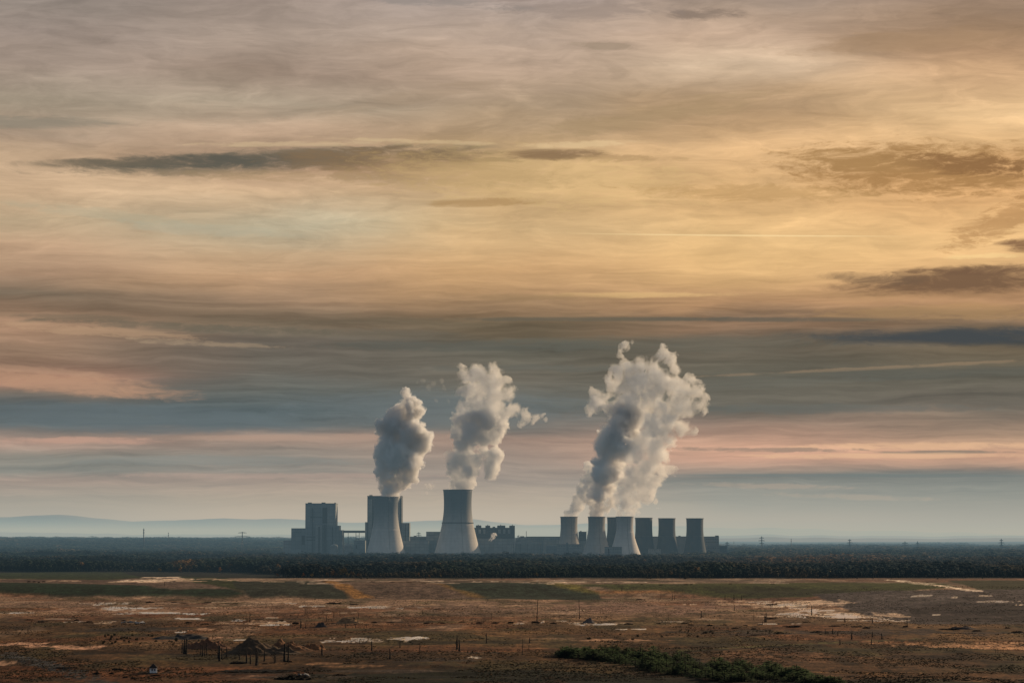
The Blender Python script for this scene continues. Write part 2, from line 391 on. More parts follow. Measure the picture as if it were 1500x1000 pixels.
# ---------------------------------------------------------------- ground sheet
PATCH = []   # cx, cy, rx, ry, rgb, strength, seed, wet
def patch(px, py, wx, wy, rgb, st=1., wet=0., slope=0):
    x, y, z = hit(px, py)
    x1, y1, _ = hit(px, py+wy/2); x0, y0, _ = hit(px, py-wy/2)
    ry = max((y0-y1)/2, 6.); rx = wx/2*y/F
    PATCH.append((x, (y0+y1)/2, rx, ry, rgb, st, len(PATCH)*3+50, wet, slope))
POLY = []
def region(pts, rgb, st=1., rag=6., wet=0.):
    W = [hit(a, b) for a, b in pts]
    POLY.append((np.array([(750+F*x/y, 785+60*F/y) for x, y, _ in W]), rgb, st, rag, wet, len(POLY)*5+300))
def poly_sd(P, q):
    d = np.full(len(q), 1e9); ins = np.zeros(len(q), bool); n = len(P)
    for i in range(n):
        a, b = P[i], P[(i+1) % n]; e = b-a; w = q-a
        t = np.clip((w@e)/(e@e), 0, 1)[:, None]; v = w-e*t; v[:, 1] *= 3.0
        d = np.minimum(d, np.sqrt((v**2).sum(1)))
        c = (a[1] <= q[:, 1]) != (b[1] <= q[:, 1])
        with np.errstate(divide='ignore', invalid='ignore'):
            xi = a[0]+(q[:, 1]-a[1])*(e[0]/e[1]) if e[1] != 0 else a[0]
        ins ^= c & (q[:, 0] < xi)
    return np.where(ins, d, -d)
def ground():
    ys = [300., 450, 600, 750, 850, 900, 950]
    py = 1012.0
    while py > 846.5:
        ys.append(60*F/(py-785.)); py -= .55
    d = ys[-1]
    while d < 7000: d *= 1.012; ys.append(d)
    while d < 92000: d *= 1.05; ys.append(d)
    ys = np.array(sorted(ys))
    ts = np.concatenate([np.linspace(-1.6, -.24, 30)[:-1], np.linspace(-.24, .24, 960), np.linspace(.24, 1.6, 30)[1:]])
    Y, T = np.meshgrid(ys, ts, indexing='ij'); X = T*Y
    Z = hz(X, Y)
    x = X.ravel(); y = Y.ravel()
    n = len(x); C = np.zeros((n, 3)); wet = np.zeros(n)
    def L(c): return np.array(c)
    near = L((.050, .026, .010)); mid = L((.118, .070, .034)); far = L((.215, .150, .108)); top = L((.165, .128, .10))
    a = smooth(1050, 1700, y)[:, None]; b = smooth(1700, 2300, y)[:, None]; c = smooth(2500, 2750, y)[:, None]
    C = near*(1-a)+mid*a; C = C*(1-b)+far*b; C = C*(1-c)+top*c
    # broad tone patches
    f1 = fbm(x/70, y/160, 31, 5)[:, None]; f2 = fbm(x/35+40, y/110, 41, 5)[:, None]; f3 = fbm(x/18, y/40, 61, 4)[:, None]
    f4 = fbm(x/160+4, y/130, 71, 5)[:, None]
    C = C*(.35+1.3*f1)
    g = smooth(.52, .66, f2)*.6; C = C*(1-g)+L((.058, .056, .026))*g          # olive growth
    g = smooth(.56, .70, f4)*.6; C = C*(1-g)+L((.15, .062, .030))*g           # rusty soil
    g = smooth(.60, .72, fbm(x/45+9, y/220+3, 81, 5)[:, None])*.55*smooth(1300, 1900, y)[:, None]; C = C*(1-g)+L((.24, .185, .145))*g   # pale sand
    C = C*(.5+1.*f3)
    # forest floor
    g = smooth(3150, 3230, y)[:, None]; C = C*(1-g)+L((.02, .026, .016))*g
    Q = np.stack([750+F*x/y, 785+60*F/y], 1)
    def do_poly():
        for (P, rgb, st, rag, w_, seed) in POLY:
            m = (Q[:, 0] > P[:, 0].min()-20) & (Q[:, 0] < P[:, 0].max()+20) & (Q[:, 1] > P[:, 1].min()-5) & (Q[:, 1] < P[:, 1].max()+5)
            if not m.any(): continue
            sdv = poly_sd(P, Q[m]) + (fbm(x[m]/22, y[m]/70, seed, 5)-.5)*rag*2
            k = smooth(-1.5, 2.5, sdv)*st
            tx = (.75+.5*fbm(x[m]/9, y[m]/40, seed+9, 4))[:, None]
            C[m] = C[m]*(1-k[:, None])+np.array(rgb)*tx*k[:, None]
            wet[m] = np.maximum(wet[m]*(1-k), k*w_)
    do_poly()
    for (cx, cy, rx, ry, rgb, st, seed, w_, sl) in PATCH:
        m = (abs(x-cx) < rx*1.7+20) & (abs(y-cy) < ry*1.7+abs(sl)*rx*1.7)
        if not m.any(): continue
        xx = x[m]-cx; yy = y[m]-cy-sl*xx
        r2 = (xx/rx)**2+(yy/ry)**2
        nn = fbm(x[m]/max(rx*.5, 4), y[m]/max(ry*.35, 12), seed, 5)-.5
        nn = nn+.8*(fbm(x[m]/7, y[m]/90, seed+5, 4)-.5); k = smooth(.1, .5, 1-r2+nn*(4.4 if w_ > .5 else 3.2))*st
        C[m] = C[m]*(1-k[:, None])+np.array(rgb)*k[:, None]
        wet[m] = np.maximum(wet[m]*(1-k), k*w_)
    C = C*np.power(np.clip(C.mean(1, keepdims=True), 1e-3, 1)/.085, .42)*np.array([1.10, .95, .80])
    Z0 = Z.ravel(); ww = np.clip(wet*1.6, 0, 1)*(y < 3200)
    base = np.maximum(10*smooth(2580, 2790, y), 12*smooth(1850, 2500, y)*smooth(215, 400, x+(y-2200)*.06))
    Z = (Z0*(1-ww)+np.maximum(base-.1, Z0-.3)*ww).reshape(Y.shape)
    nr, nc = Y.shape
    idx = np.arange(nr*nc).reshape(nr, nc)
    Fc = np.stack([idx[:-1, :-1], idx[:-1, 1:], idx[1:, 1:], idx[1:, :-1]], -1).reshape(-1, 4)
    me = mesh_np('ground', np.stack([X.ravel(), Y.ravel(), Z.ravel()], 1), Fc, 4)
    set_col(me, C)
    at_ = me.attributes.new('wet', 'FLOAT', 'POINT'); at_.data.foreach_set('value', wet.astype(np.float32))
    m, t = new_mat('ground_soil'); out = t.new('ShaderNodeOutputMaterial'); p = t.new('ShaderNodeBsdfPrincipled'); t.l.new(p.outputs[0], out.inputs[0])
    tc = t.new('ShaderNodeTexCoord').outputs['Object']
    cA = t.new('ShaderNodeAttribute', attribute_name='Col').outputs['Color']
    wA = t.new('ShaderNodeAttribute', attribute_name='wet').outputs['Fac']
    n1 = t.noise(t.mapping(tc, (1/9, 1/22, 1/9)), 1, 6, .65); n2 = t.noise(t.mapping(tc, (1/2.2, 1/9, 1/3)), 1, 5, .7)
    n3 = t.noise(t.mapping(tc, (1/40, 1/60, 1/9)), 1, 6, .7)
    k = t.math('MULTIPLY', t.mrange(n1, .3, .7, .35, 1.65, False), t.mrange(n2, .3, .7, .25, 1.75, False))
    k = t.math('MULTIPLY', k, t.mrange(n3, .3, .7, .72, 1.28, False))
    k = t.mix(t.math('MULTIPLY', wA, .7), k, (1, 1, 1, 1))
    col = t.mix(1., cA, k, 'MULTIPLY')
    t.l.new(col, p.inputs['Base Color'])
    wv = t.mrange(t.math('ADD', wA, t.math('MULTIPLY_ADD', n1, .5, -.25)), .45, .7)
    t.l.new(t.math('MULTIPLY_ADD', wv, -.86, .95), p.inputs['Roughness'])
    t.l.new(t.math('MULTIPLY_ADD', wv, .42, .08), p.inputs['Specular IOR Level'])
    b = t.new('ShaderNodeBump'); t.l.new(t.math('MULTIPLY_ADD', wv, -.5, .5), b.inputs['Strength']); b.inputs['Distance'].default_value = .6
    t.l.new(n2, b.inputs['Height'])
    nm = t.new('ShaderNodeMix', data_type='VECTOR'); t.l.new(wv, nm.inputs[0]); t.l.new(b.outputs[0], nm.inputs[4]); nm.inputs[5].default_value = (0, 0, 1); t.l.new(nm.outputs[1], p.inputs['Normal'])
    o = link('ground', me, m, smooth_=True); tag(o, kind='structure')

SAND = (.40, .31, .24); PALE = (.46, .40, .34); PINK = (.34, .21, .15); GRN = (.030, .036, .020); DGR = (.022, .034, .026); OLV = (.070, .068, .024)
OCH = (.22, .13, .035); GREY = (.085, .072, .070); RUST = (.15, .062, .030); DRK = (.022, .018, .012); WET = (.20, .17, .14)
def paint():
    # slopes of the terrace: dark green stands, ochre paths between
    MAUVE = (.11, .080, .066)
    region([(0, 848), (200, 848), (330, 856), (350, 866), (200, 862), (0, 853)], (.10, .075, .066), .8, 4)
    region([(-20, 839), (60, 837.5), (180, 838), (212, 846), (150, 849), (-20, 847)], (.036, .058, .020), .95, 3)
    region([(-20, 852), (150, 855), (250, 862), (330, 862), (372, 872), (300, 874), (-20, 869)], (.016, .044, .026), .97, 3)
    region([(250, 843), (330, 846), (378, 862), (350, 866), (285, 853)], (.034, .056, .020), .95, 3)
    region([(340, 851), (455, 850), (505, 867), (512, 877), (372, 875), (345, 862)], (.030, .044, .034), .95, 3)
    region([(460, 850), (700, 855), (716, 877), (520, 877)], MAUVE, .85, 4)
    region([(468, 850), (486, 850), (528, 866), (548, 875), (520, 876), (496, 862)], (.24, .13, .04), .9, 4)
    region([(640, 853), (815, 853), (876, 871), (884, 878), (715, 877), (660, 861)], (.026, .048, .036), .97, 3)
    region([(622, 853), (642, 853), (668, 861), (722, 875), (700, 876), (655, 862)], (.16, .10, .035), .8, 3)
    region([(815, 855), (1140, 853.5), (1370, 853), (1402, 860), (1330, 866), (1180, 874), (1020, 871), (880, 862)], (.060, .078, .024), .95, 3)
    region([(1020, 860), (1180, 860), (1300, 866), (1180, 873), (1060, 870)], (.036, .044, .020), .8, 5)
    region([(796, 855), (818, 853), (878, 868), (858, 869)], (.15, .14, .035), .85, 2)
    region([(862, 863), (960, 864), (1002, 868), (880, 870.5)], (.24, .12, .05), .9, 2)
    region([(1390, 850), (1520, 850), (1520, 864), (1432, 864)], (.050, .056, .028), .95, 3)
    region([(1190, 870), (1330, 864), (1520, 862), (1520, 914), (1345, 913), (1290, 906), (1215, 882)], (.080, .070, .074), .97, 3)
    region([(1210, 872), (1340, 868), (1400, 874), (1330, 884), (1250, 884)], (.12, .105, .105), .7, 6)  # lighter upper rim of the grey mound, slope shading painted in
    region([(1330, 890), (1420, 886), (1520, 890), (1520, 912), (1345, 912)], (.048, .038, .040), .85, 8)  # darker lower face of the mound, painted shading as well
    patch(228, 850, 90, 5, PALE, .9); patch(236, 846, 60, 3, (.45, .38, .33), .9)
    region([(822, 956), (880, 953), (900, 952), (960, 958), (1010, 962), (1060, 969), (1120, 976), (1200, 990), (1250, 1000), (1250, 1010), (1120, 1004), (1010, 990), (960, 982), (900, 967), (840, 963)], (.012, .018, .008), .95, 3)
    # pale sandy streaks on the plateau
    for i in range(30):
        px = random.uniform(430, 1150); patch(px, random.uniform(848.5, 855), random.uniform(20, 70), random.uniform(.6, 1.3), random.choice([PALE, (.26, .2, .16), (.3, .25, .22)]), .8, random.choice([0, 0, .8]))
    for i in range(10): patch(random.uniform(0, 430), random.uniform(847, 853), random.uniform(20, 70), 1.4, SAND, .8)
    for k in range(9): patch(1312+k*15, 849.5+k*1.9, 26, 2.0, PALE, .95)
    # pale ground right of centre
    for a in [(1160, 886, 150, 10, SAND, .9), (1240, 901, 150, 9, SAND, .9), (1090, 884, 120, 10, (.30, .21, .155), .85), (940, 890, 320, 16, (.19, .125, .10), .8),
              (660, 888, 260, 14, (.17, .12, .095), .7), (200, 893, 280, 10, (.24, .165, .125), .75), (350, 893, 220, 8, (.20, .135, .10), .7), (60, 885, 200, 10, (.17, .115, .09), .7),
              (90, 905, 260, 8, RUST, .5), (230, 901, 140, 5, RUST, .8)]:
        patch(*a)
    # wet pools and bright flats
    for a in [(1152, 884.5, 40, 2.6), (1168, 899, 60, 4), (1160, 903, 36, 2.5), (1232, 902, 70, 5), (1270, 908, 60, 3), (1200, 896, 50, 2), (1395, 874, 34, 1.6), (1440, 872, 40, 1.5), (1465, 881, 50, 2), (1492, 886, 24, 1.6), (1350, 872, 30, 1.2),
              (522, 937, 66, 5), (500, 940, 50, 3), (604, 934, 44, 4), (782, 911.5, 80, 2.2), (820, 909, 60, 1.6), (200, 890, 90, 3), (225, 897, 70, 3), (285, 898, 60, 2), (150, 884, 60, 2), (180, 893, 60, 2), (270, 906, 60, 1.6),
              (150, 910, 40, 1.5), (262, 925.5, 14, 2.6), (352, 937, 16, 2), (430, 883, 30, 2), (457, 887, 30, 2), (540, 889, 60, 2.4), (615, 890, 24, 2.4), (570, 891, 60, 1.4), (395, 913, 60, 4), (20, 897, 40, 2), (1370, 900, 20, 1),
              (870, 914, 60, 2), (690, 962.5, 34, 2.5), (925, 921, 40, 1.6), (1130, 913, 60, 1.6)]:
        patch(*a, (.50, .43, .365), 1., 1.)
    for k in range(14): patch(1106+k*15.5+random.uniform(-6, 6), 881+k*2.15+random.uniform(-1, 1), random.uniform(24, 54), random.uniform(1, 2.2), (.56, .49, .42), 1., 1.)
    for k in range(26): patch(random.uniform(20, 1200), random.uniform(880, 915), random.uniform(18, 60), random.uniform(.7, 1.4), (.36, .29, .23), .8, random.choice([0, .9]))
    for a in [(75, 946, 150, 5, PINK, 1.), (30, 943, 80, 5, PINK, .9), (115, 949, 80, 3, PINK, .9), (5, 970, 50, 9, (.26, .17, .12), .9), (310, 921, 160, 4, (.26, .17, .12), .9), (325, 934, 60, 3, PINK, .9),
              (370, 912, 120, 4, (.26, .19, .14), .9), (1420, 945, 200, 9, (.34, .20, .12), .95), (1470, 948, 120, 8, (.38, .22, .13), .9), (1330, 941, 120, 4, (.24, .13, .075), .9), (900, 937, 150, 2.6, (.34, .21, .14), .8),
              (540, 975, 160, 5, (.22, .13, .075), .8), (470, 972, 60, 4, (.22, .13, .075), .7), (1200, 976, 420, 34, (.115, .062, .032), .7), (1130, 960, 160, 16, (.17, .095, .055), .8), (1400, 990, 260, 14, (.12, .064, .030), .8), (1250, 985, 160, 5, (.23, .13, .06), .6),
              (360, 990, 90, 8, (.16, .10, .07), .8), (250, 992, 200, 10, (.10, .058, .03), .7), (80, 975, 160, 8, RUST, .5), (170, 935, 240, 8, RUST, .5), (60, 996, 160, 10, (.06, .045, .025), .8)]:
        patch(*a)
    for a in [(300, 958, 420, 6, DRK, .75), (120, 955, 260, 4, DRK, .7), (330, 985, 330, 6, DRK, .75), (200, 921, 150, 6, (.04, .036, .034), .85), (250, 930, 140, 5, (.045, .04, .03), .7), (400, 947, 120, 8, (.045, .03, .02), .8),
              (640, 940, 300, 3, DRK, .5), (850, 941, 400, 3, DRK, .4), (1060, 924, 150, 6, (.05, .045, .036), .7), (1320, 926, 320, 9, (.05, .042, .045), .7), (1120, 928, 140, 5, (.05, .043, .045), .6),
              (1320, 962, 220, 6, (.045, .034, .032), .6), (690, 990, 420, 16, (.018, .022, .008), .95), (900, 996, 560, 12, (.016, .02, .008), .95), (600, 998, 200, 8, (.015, .02, .008), .9), (1330, 998, 240, 8, (.035, .032, .012), .8),
              (730, 972, 260, 12, (.062, .052, .022), .6), (900, 980, 220, 10, (.085, .06, .026), .8), (700, 955, 120, 3, (.05, .04, .034), .6), (640, 966, 160, 4, (.06, .05, .045), .7), (560, 983, 200, 5, (.07, .058, .052), .8), (440, 990, 160, 6, (.05, .043, .04), .7)]:
        patch(*a)
    # grassy track on the right and the paved track at bottom left
    for k in range(34):
        px = 985+k*11; patch(px, 954-19*(k/33)**.85, 22, 1.5, (.11, .105, .045), .8)
        patch(px, 955.6-19*(k/33)**.85, 22, 1.0, (.03, .026, .014), .6)
    for k in range(20):
        patch(12+k*8.2, 958+k*2.4, 30, 7, (.06, .062, .066), .95)
    for k in range(14): patch(250+random.uniform(-200, 900), random.uniform(905, 935), random.uniform(60, 200), 2, random.choice([DRK, OLV, (.2, .14, .1)]), .6)
paint()
ground()

# hills
def hills():
    m = surf('hill_green', (.21, .175, .14), 1, .3, .0004)
    def ridge(name, D, pts, depth):
        pts = sorted(pts); xs = np.arange(-2600, 4100, 12.)
        ph = np.interp(xs, [p[0] for p in pts], [p[1] for p in pts])
        # ease the profile
        kx = np.hanning(9); kx /= kx.sum(); ph = np.convolve(np.pad(ph, 4, 'edge'), kx, 'valid')
        ph = ph + (fbm(xs/40, xs*0, 5, 4)-.5)*3.2 + (fbm(xs/11, xs*0, 15, 3)-.5)*.8
        rows = []; 
        for r, (k, dd) in enumerate([(0, -depth), (.55, -depth*.5), (.9, -depth*.15), (1, 0), (.6, depth*.5)]):
            z = 60+(HORIZ-ph)/F*D
            rows.append(np.stack([(xs-750)/F*D, np.full_like(xs, D+dd), -30+(z+30)*k], 1))
        V = np.concatenate(rows); nc = len(xs); idx = np.arange(5*nc).reshape(5, nc)
        Fc = np.stack([idx[:-1, :-1], idx[:-1, 1:], idx[1:, 1:], idx[1:, :-1]], -1).reshape(-1, 4)
        o = link(name, mesh_np(name, V, Fc, 4), m, smooth_=True); tag(o, kind='structure')
    ridge('hills', 80000, [(-2600, 778), (-900, 770), (-100, 757), (0, 757.5), (30, 756), (60, 753.5), (90, 753), (115, 754.5), (150, 760), (180, 763), (230, 763), (290, 761.5), (310, 760), (330, 758.5), (350, 759.5), (365, 761), (400, 759.5), (440, 761), (500, 765), (560, 764), (620, 762), (690, 759), (700, 760), (760, 768), (800, 769), (850, 765), (900, 768), (1040, 772), (1100, 774), (1160, 773.5), (1200, 775), (1260, 778), (1330, 777), (1350, 779), (1420, 779), (1460, 783), (1700, 784), (4100, 780)], 5000)
    ridge('hills', 42000, [(-2600, 786), (-300, 782), (0, 778.5), (100, 780), (220, 783), (400, 783), (500, 783.5), (1000, 785), (1100, 783), (1180, 784), (1300, 785), (1500, 784), (4100, 785)], 4000)
    ridge('hills', 24000, [(-2600, 786), (0, 785), (200, 787), (400, 786.5), (700, 788), (1000, 788), (1140, 787), (1300, 788.5), (1500, 787.5), (4100, 788)], 3000)
hills()

# ---------------------------------------------------------------- forest
def template(kind, n, seed):
    """unit tree: height 1, returns verts, tris, shade"""
    r = random.Random(seed); V = []; T = []; C = []
    def tri(p, q, s, c):
        k = len(V); V.extend([p, q, s]); T.append((k, k+1, k+2)); C.extend([c]*3)
    for a in range(3):   # trunk
        t0, t1 = a*2.094, (a+1)*2.094
        tri((.018*math.cos(t0), .018*math.sin(t0), 0), (.018*math.cos(t1), .018*math.sin(t1), 0), (0, 0, .7), .5)
    for i in range(n):
        if kind == 'pine':
            z = .25+.72*(1-math.sqrt(r.random())); rad = .21*(1.02-z)/.77*r.uniform(.75, 1.15); s = r.uniform(.06, .11)*(1.35-z)
        elif kind == 'scots':
            z = .45+.5*r.random(); rad = .2*math.sin(math.pi*min(1, max(0.05, (z-.35)/.65)))*r.uniform(.5, 1.1); s = r.uniform(.06, .11)
        else:
            ph = math.acos(1-1.75*r.random()); q = r.uniform(.75, 1.1); z = .62+.36*math.cos(ph)*q; rad = .29*math.sin(ph)*q; s = r.uniform(.07, .12)
        a = r.uniform(0, 2*math.pi); c = Vector((rad*math.cos(a), rad*math.sin(a), z))
        nrm = (Vector((c.x, c.y, (c.z-.55)*.8))+Vector((r.gauss(0, .03), r.gauss(0, .03), .12+r.gauss(0, .03)))).normalized()
        u = nrm.orthogonal().normalized(); v = nrm.cross(u); b = r.uniform(0, 6.28)
        pts = [c+(u*math.cos(b+k*2.094)+v*math.sin(b+k*2.094))*s*r.uniform(.8, 1.3) for k in range(3)]
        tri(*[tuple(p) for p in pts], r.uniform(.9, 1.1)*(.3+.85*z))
    return np.array(V, float), np.array(T), np.array(C)
def scatter_mesh(name, X, Y, H, W, COLR, temps):
    Vs, Fs, Cs = [], [], []; base = 0
    which = rng.integers(0, len(temps), len(X)); ang = rng.random(len(X))*6.28
    Z = hz(X, Y)-.2
    for k, (V, T, C) in enumerate(temps):
        s = which == k; m = s.sum()
        if not m: continue
        ca, sa = np.cos(ang[s])[:, None], np.sin(ang[s])[:, None]
        x = (V[:, 0]*ca-V[:, 1]*sa)*(H[s]*W[s])[:, None]+X[s][:, None]
        y = (V[:, 0]*sa+V[:, 1]*ca)*(H[s]*W[s])[:, None]+Y[s][:, None]
        z = V[:, 2]*H[s][:, None]+Z[s][:, None]
        Vs.append(np.stack([x, y, z], -1).reshape(-1, 3))
        Fs.append((T[None]+(np.arange(m)*len(V))[:, None, None]).reshape(-1, 3)+base); base += m*len(V)
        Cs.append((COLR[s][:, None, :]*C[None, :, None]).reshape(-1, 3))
    me = mesh_np(name, np.concatenate(Vs), np.concatenate(Fs), 3); set_col(me, np.concatenate(Cs)); return me
FOL = surf('foliage', (0, 0, 0), .95, .15, .3, attr=True, spec=.1)
def free_of_plant(x, y):
    u = x/y*F+750
    return ~((y > 5150) & (y < 6500) & (u > 395) & (u < 1075))
def forest():
    near_t = [template('pine', 42, 1), template('scots', 40, 2), template('pine', 42, 3), template('round', 44, 4), template('scots', 40, 5)]
    far_t = [template('round', 16, 6), template('scots', 14, 7), template('pine', 16, 8)]
    mid_t = [template('pine', 22, 11), template('scots', 20, 12), template('round', 22, 14), template('scots', 20, 15)]
    def tone(x, y):
        n = len(x)
        g = fbm(x/240, y/420, 91, 4); o = fbm(x/90+50, y/260, 95, 4)
        C = np.tile(np.array([[.010, .026, .027]]), (n, 1))
        k = smooth(.45, .56, g)[:, None]; C = C*(1-k)+np.array([.022, .038, .026])*k
        k = (smooth(.58, .68, o)*.7)[:, None]; C = C*(1-k)+np.array([.085, .066, .036])*k
        u = x/y*F+750
        k = (np.exp(-((u-1200)/140)**2)*smooth(3650, 3850, y)*(1-smooth(4700, 5100, y))*(rng.random(n) < .75))[:, None]
        C = C*(1-k)+np.array([.16, .085, .03])*k
        k = (np.exp(-((u-240)/110)**2)*smooth(3300, 3400, y)*(1-smooth(3500, 3600, y))*(rng.random(n) < .5))[:, None]
        C = C*(1-k)+np.array([.14, .10, .04])*k
        k = (np.exp(-((u-270)/16)**2)*smooth(3700, 3750, y)*(1-smooth(4000, 4100, y))*(rng.random(n) < .8))[:, None]
        C = C*(1-k)+np.array([.20, .11, .035])*k
        s = rng.random(n); C[s < .008] = (.16, .09, .03); C[(s > .01) & (s < .02)] = (.10, .08, .04)
        k = (np.exp(-((u-104)/22)**2)*np.exp(-((y-5900)/350)**2) > .4); C[k] = (.12, .10, .06)
        return C*rng.uniform(.88, 1.14, (n, 1))*(.2+1.6*fbm(x/500, y/120, 33, 3))[:, None]
    def band(y0, y1, sp, hm, temps, name, wf=1.0, edge=None):
        rows = []
        y = y0
        while y < y1:
            xm = .235*y+60; xs = np.arange(-xm, xm, sp); rows.append(np.stack([xs, np.full_like(xs, y)], 1)); y += sp
        P = np.concatenate(rows); P = P+rng.uniform(-.48, .48, P.shape)*sp
        x, y = P[:, 0], P[:, 1]
        keep = free_of_plant(x, y) & ((y < 7500) | (x/y*F < -80) | (fbm(x/700, y/400, 61, 3) > .55)) & (fbm(x/180+3, y/180, 99, 3) > .30)
        if edge:
            e = edge + (1-smooth(330, 440, x/y*F+750))*560
            keep &= y > e + (fbm(x/60, x*0, 77, 3)-.5)*110 - rng.exponential(38, len(x))
        x, y = x[keep], y[keep]
        H = hm*rng.uniform(.7, 1.15, len(x))*(.35+1.25*fbm(x/130, y/130, 15, 4))
        young = (1-smooth(90, 270, y-y0))*.55 if edge else 0
        H = H*(1-young)
        me = scatter_mesh(name, x, y, H, np.full(len(x), wf)*rng.uniform(.85, 1.25, len(x)), tone(x, y), temps)
        o = link(name, me, FOL); return o, len(x)
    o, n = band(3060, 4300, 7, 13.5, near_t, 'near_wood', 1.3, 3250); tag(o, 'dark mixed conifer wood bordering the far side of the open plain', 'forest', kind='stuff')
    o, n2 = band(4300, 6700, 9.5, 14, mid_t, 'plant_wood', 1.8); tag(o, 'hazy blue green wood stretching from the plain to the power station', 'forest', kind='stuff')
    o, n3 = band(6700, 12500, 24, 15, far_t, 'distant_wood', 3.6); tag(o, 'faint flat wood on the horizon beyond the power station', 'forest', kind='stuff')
    print('trees', n, n2, n3)
forest()

# ---------------------------------------------------------------- plant materials
CONC_L = surf('concrete_light', (.36, .35, .33), .9, .12, .03, streak=True)
CONC_M = surf('concrete_mid', (.19, .18, .165), .9, .12, .03, streak=True)
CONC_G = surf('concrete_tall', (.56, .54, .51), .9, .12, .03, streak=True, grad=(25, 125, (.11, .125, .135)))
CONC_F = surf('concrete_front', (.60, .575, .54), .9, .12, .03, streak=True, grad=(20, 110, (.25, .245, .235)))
CONC_N = surf('concrete_haze_foot', (.40, .38, .35), .9, .12, .03, streak=True, grad=(20, 100, (.15, .145, .135)))  # paler foot has low haze painted into the concrete
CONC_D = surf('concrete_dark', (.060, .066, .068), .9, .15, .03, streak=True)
CLAD = surf('cladding_blue_grey', (.20, .235, .25), .6, .12, .03, panel=(14, 9))
CLAD_L = surf('cladding_pale', (.26, .28, .28), .6, .12, .03, panel=(10, 7))
CLAD_D = surf('cladding_dark', (.045, .055, .06), .7, .2, .04, panel=(9, 6))
DARK = surf('dark_recess', (.03, .036, .04), .8, .2, .1)
STEEL = surf('steel_grey', (.04, .043, .046), .6, .15, .2)
ROOF = surf('roof_grey', (.13, .14, .145), .9, .2, .08)
WIN = surf('window_glass', (.03, .04, .05), .15, .1, .1, spec=.6)

def cooling_tower(px, wt, wb, wwaist, py_top, Y, label, mat_lo, mat_hi, split=None, n=72, group='cooling towers of the power station', band_py=None):
    c = at(px, py_top, Y); g = hz1(c.x, Y); H = c.z-g; s = Y/F
    root = empty('cooling_tower', (c.x, Y, g), label, 'cooling tower', group)
    rt, rb, rw = wt/2*s, wb/2*s, wwaist/2*s; zw = H*.78; zc = 9
    def rad(z):
        if z < zw:
            a2 = (zw-zc)**2/((rb/rw)**2-1); return rw*math.sqrt(1+(zw-z)**2/a2)
        k = (z-zw)/(H-zw); return rw+(rt-rw)*k*k
    zs = [zc+(H-zc)*i/40 for i in range(41)]
    zsp = zc+(H-zc)*(split if split else .5)
    def shell(a, b, mat, nm):
        prof = [(rad(z), z) for z in [a+(b-a)*i/22 for i in range(23)]]
        inner = [(r-.9, z) for r, z in prof[::-1]]
        MB().lathe(prof+inner+[prof[0]], n).build(nm, mat, root, True)
    shell(zc, zsp, mat_lo, 'lower_shell'); shell(zsp, H-1.2, mat_hi, 'upper_shell')
    MB().lathe([(rad(H)+.9, H-1.2), (rad(H)+.9, H), (rad(H)-1.3, H), (rad(H)-1.3, H-1.2), (rad(H)+.9, H-1.2)], n).build('rim', mat_hi, root, True)
    if band_py:
        zb = at(px, band_py, Y).z-g
        MB().lathe([(rad(zb)+.05, zb-.7), (rad(zb)+1.4, zb-.7), (rad(zb)+1.4, zb+.8), (rad(zb)+.05, zb+.8)], n).build('ring_walkway', DARK, root, True)
    b = MB()
    for i in range(36):
        a0 = 2*math.pi*i/36; r1 = rad(zc)-.5; r0 = r1+2.6
        for da in (-.07, .07):
            b.tube((r0*math.cos(a0), r0*math.sin(a0), -1), (r1*math.cos(a0+da), r1*math.sin(a0+da), zc+.3), .55, .5, 4)
    b.build('support_columns', mat_lo, root)
    b = MB()
    # access ladder on the camera side
    pts = [(rad(z)*.26, -rad(z)*.966-.5, z) for z in zs]
    for p, q in zip(pts, pts[1:]): b.tube(p, q, .2, .2, 4)
    b.build('ladder', STEEL, root)
    MB().lathe([(rb+6, -1), (rb+6, 1.2), (rb+5, 1.2), (rb+5, .5), (.1, .5)], n).build('basin', mat_lo, root)
    return root
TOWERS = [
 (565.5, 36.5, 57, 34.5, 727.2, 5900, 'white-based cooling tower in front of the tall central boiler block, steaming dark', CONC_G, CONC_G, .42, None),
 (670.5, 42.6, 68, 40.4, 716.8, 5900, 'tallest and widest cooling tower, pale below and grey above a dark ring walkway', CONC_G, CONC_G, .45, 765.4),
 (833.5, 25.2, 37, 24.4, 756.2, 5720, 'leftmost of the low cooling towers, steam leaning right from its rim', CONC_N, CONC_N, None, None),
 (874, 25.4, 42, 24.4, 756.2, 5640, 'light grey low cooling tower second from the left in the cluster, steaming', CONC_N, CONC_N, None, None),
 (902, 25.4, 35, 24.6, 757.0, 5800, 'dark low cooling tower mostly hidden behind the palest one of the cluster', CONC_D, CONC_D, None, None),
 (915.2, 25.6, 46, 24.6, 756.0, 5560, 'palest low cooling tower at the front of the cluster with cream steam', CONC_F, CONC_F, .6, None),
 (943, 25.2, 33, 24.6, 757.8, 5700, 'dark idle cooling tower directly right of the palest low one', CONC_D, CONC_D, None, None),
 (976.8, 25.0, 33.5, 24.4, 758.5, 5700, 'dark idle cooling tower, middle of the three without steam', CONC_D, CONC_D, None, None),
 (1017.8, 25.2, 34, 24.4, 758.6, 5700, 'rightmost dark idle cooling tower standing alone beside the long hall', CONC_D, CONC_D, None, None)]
for (px, wt, wb, ww, pt, Y, lab, ml, mh, sp, bp) in TOWERS: cooling_tower(px, wt, wb, ww, pt, Y, lab, ml, mh, sp, band_py=bp)

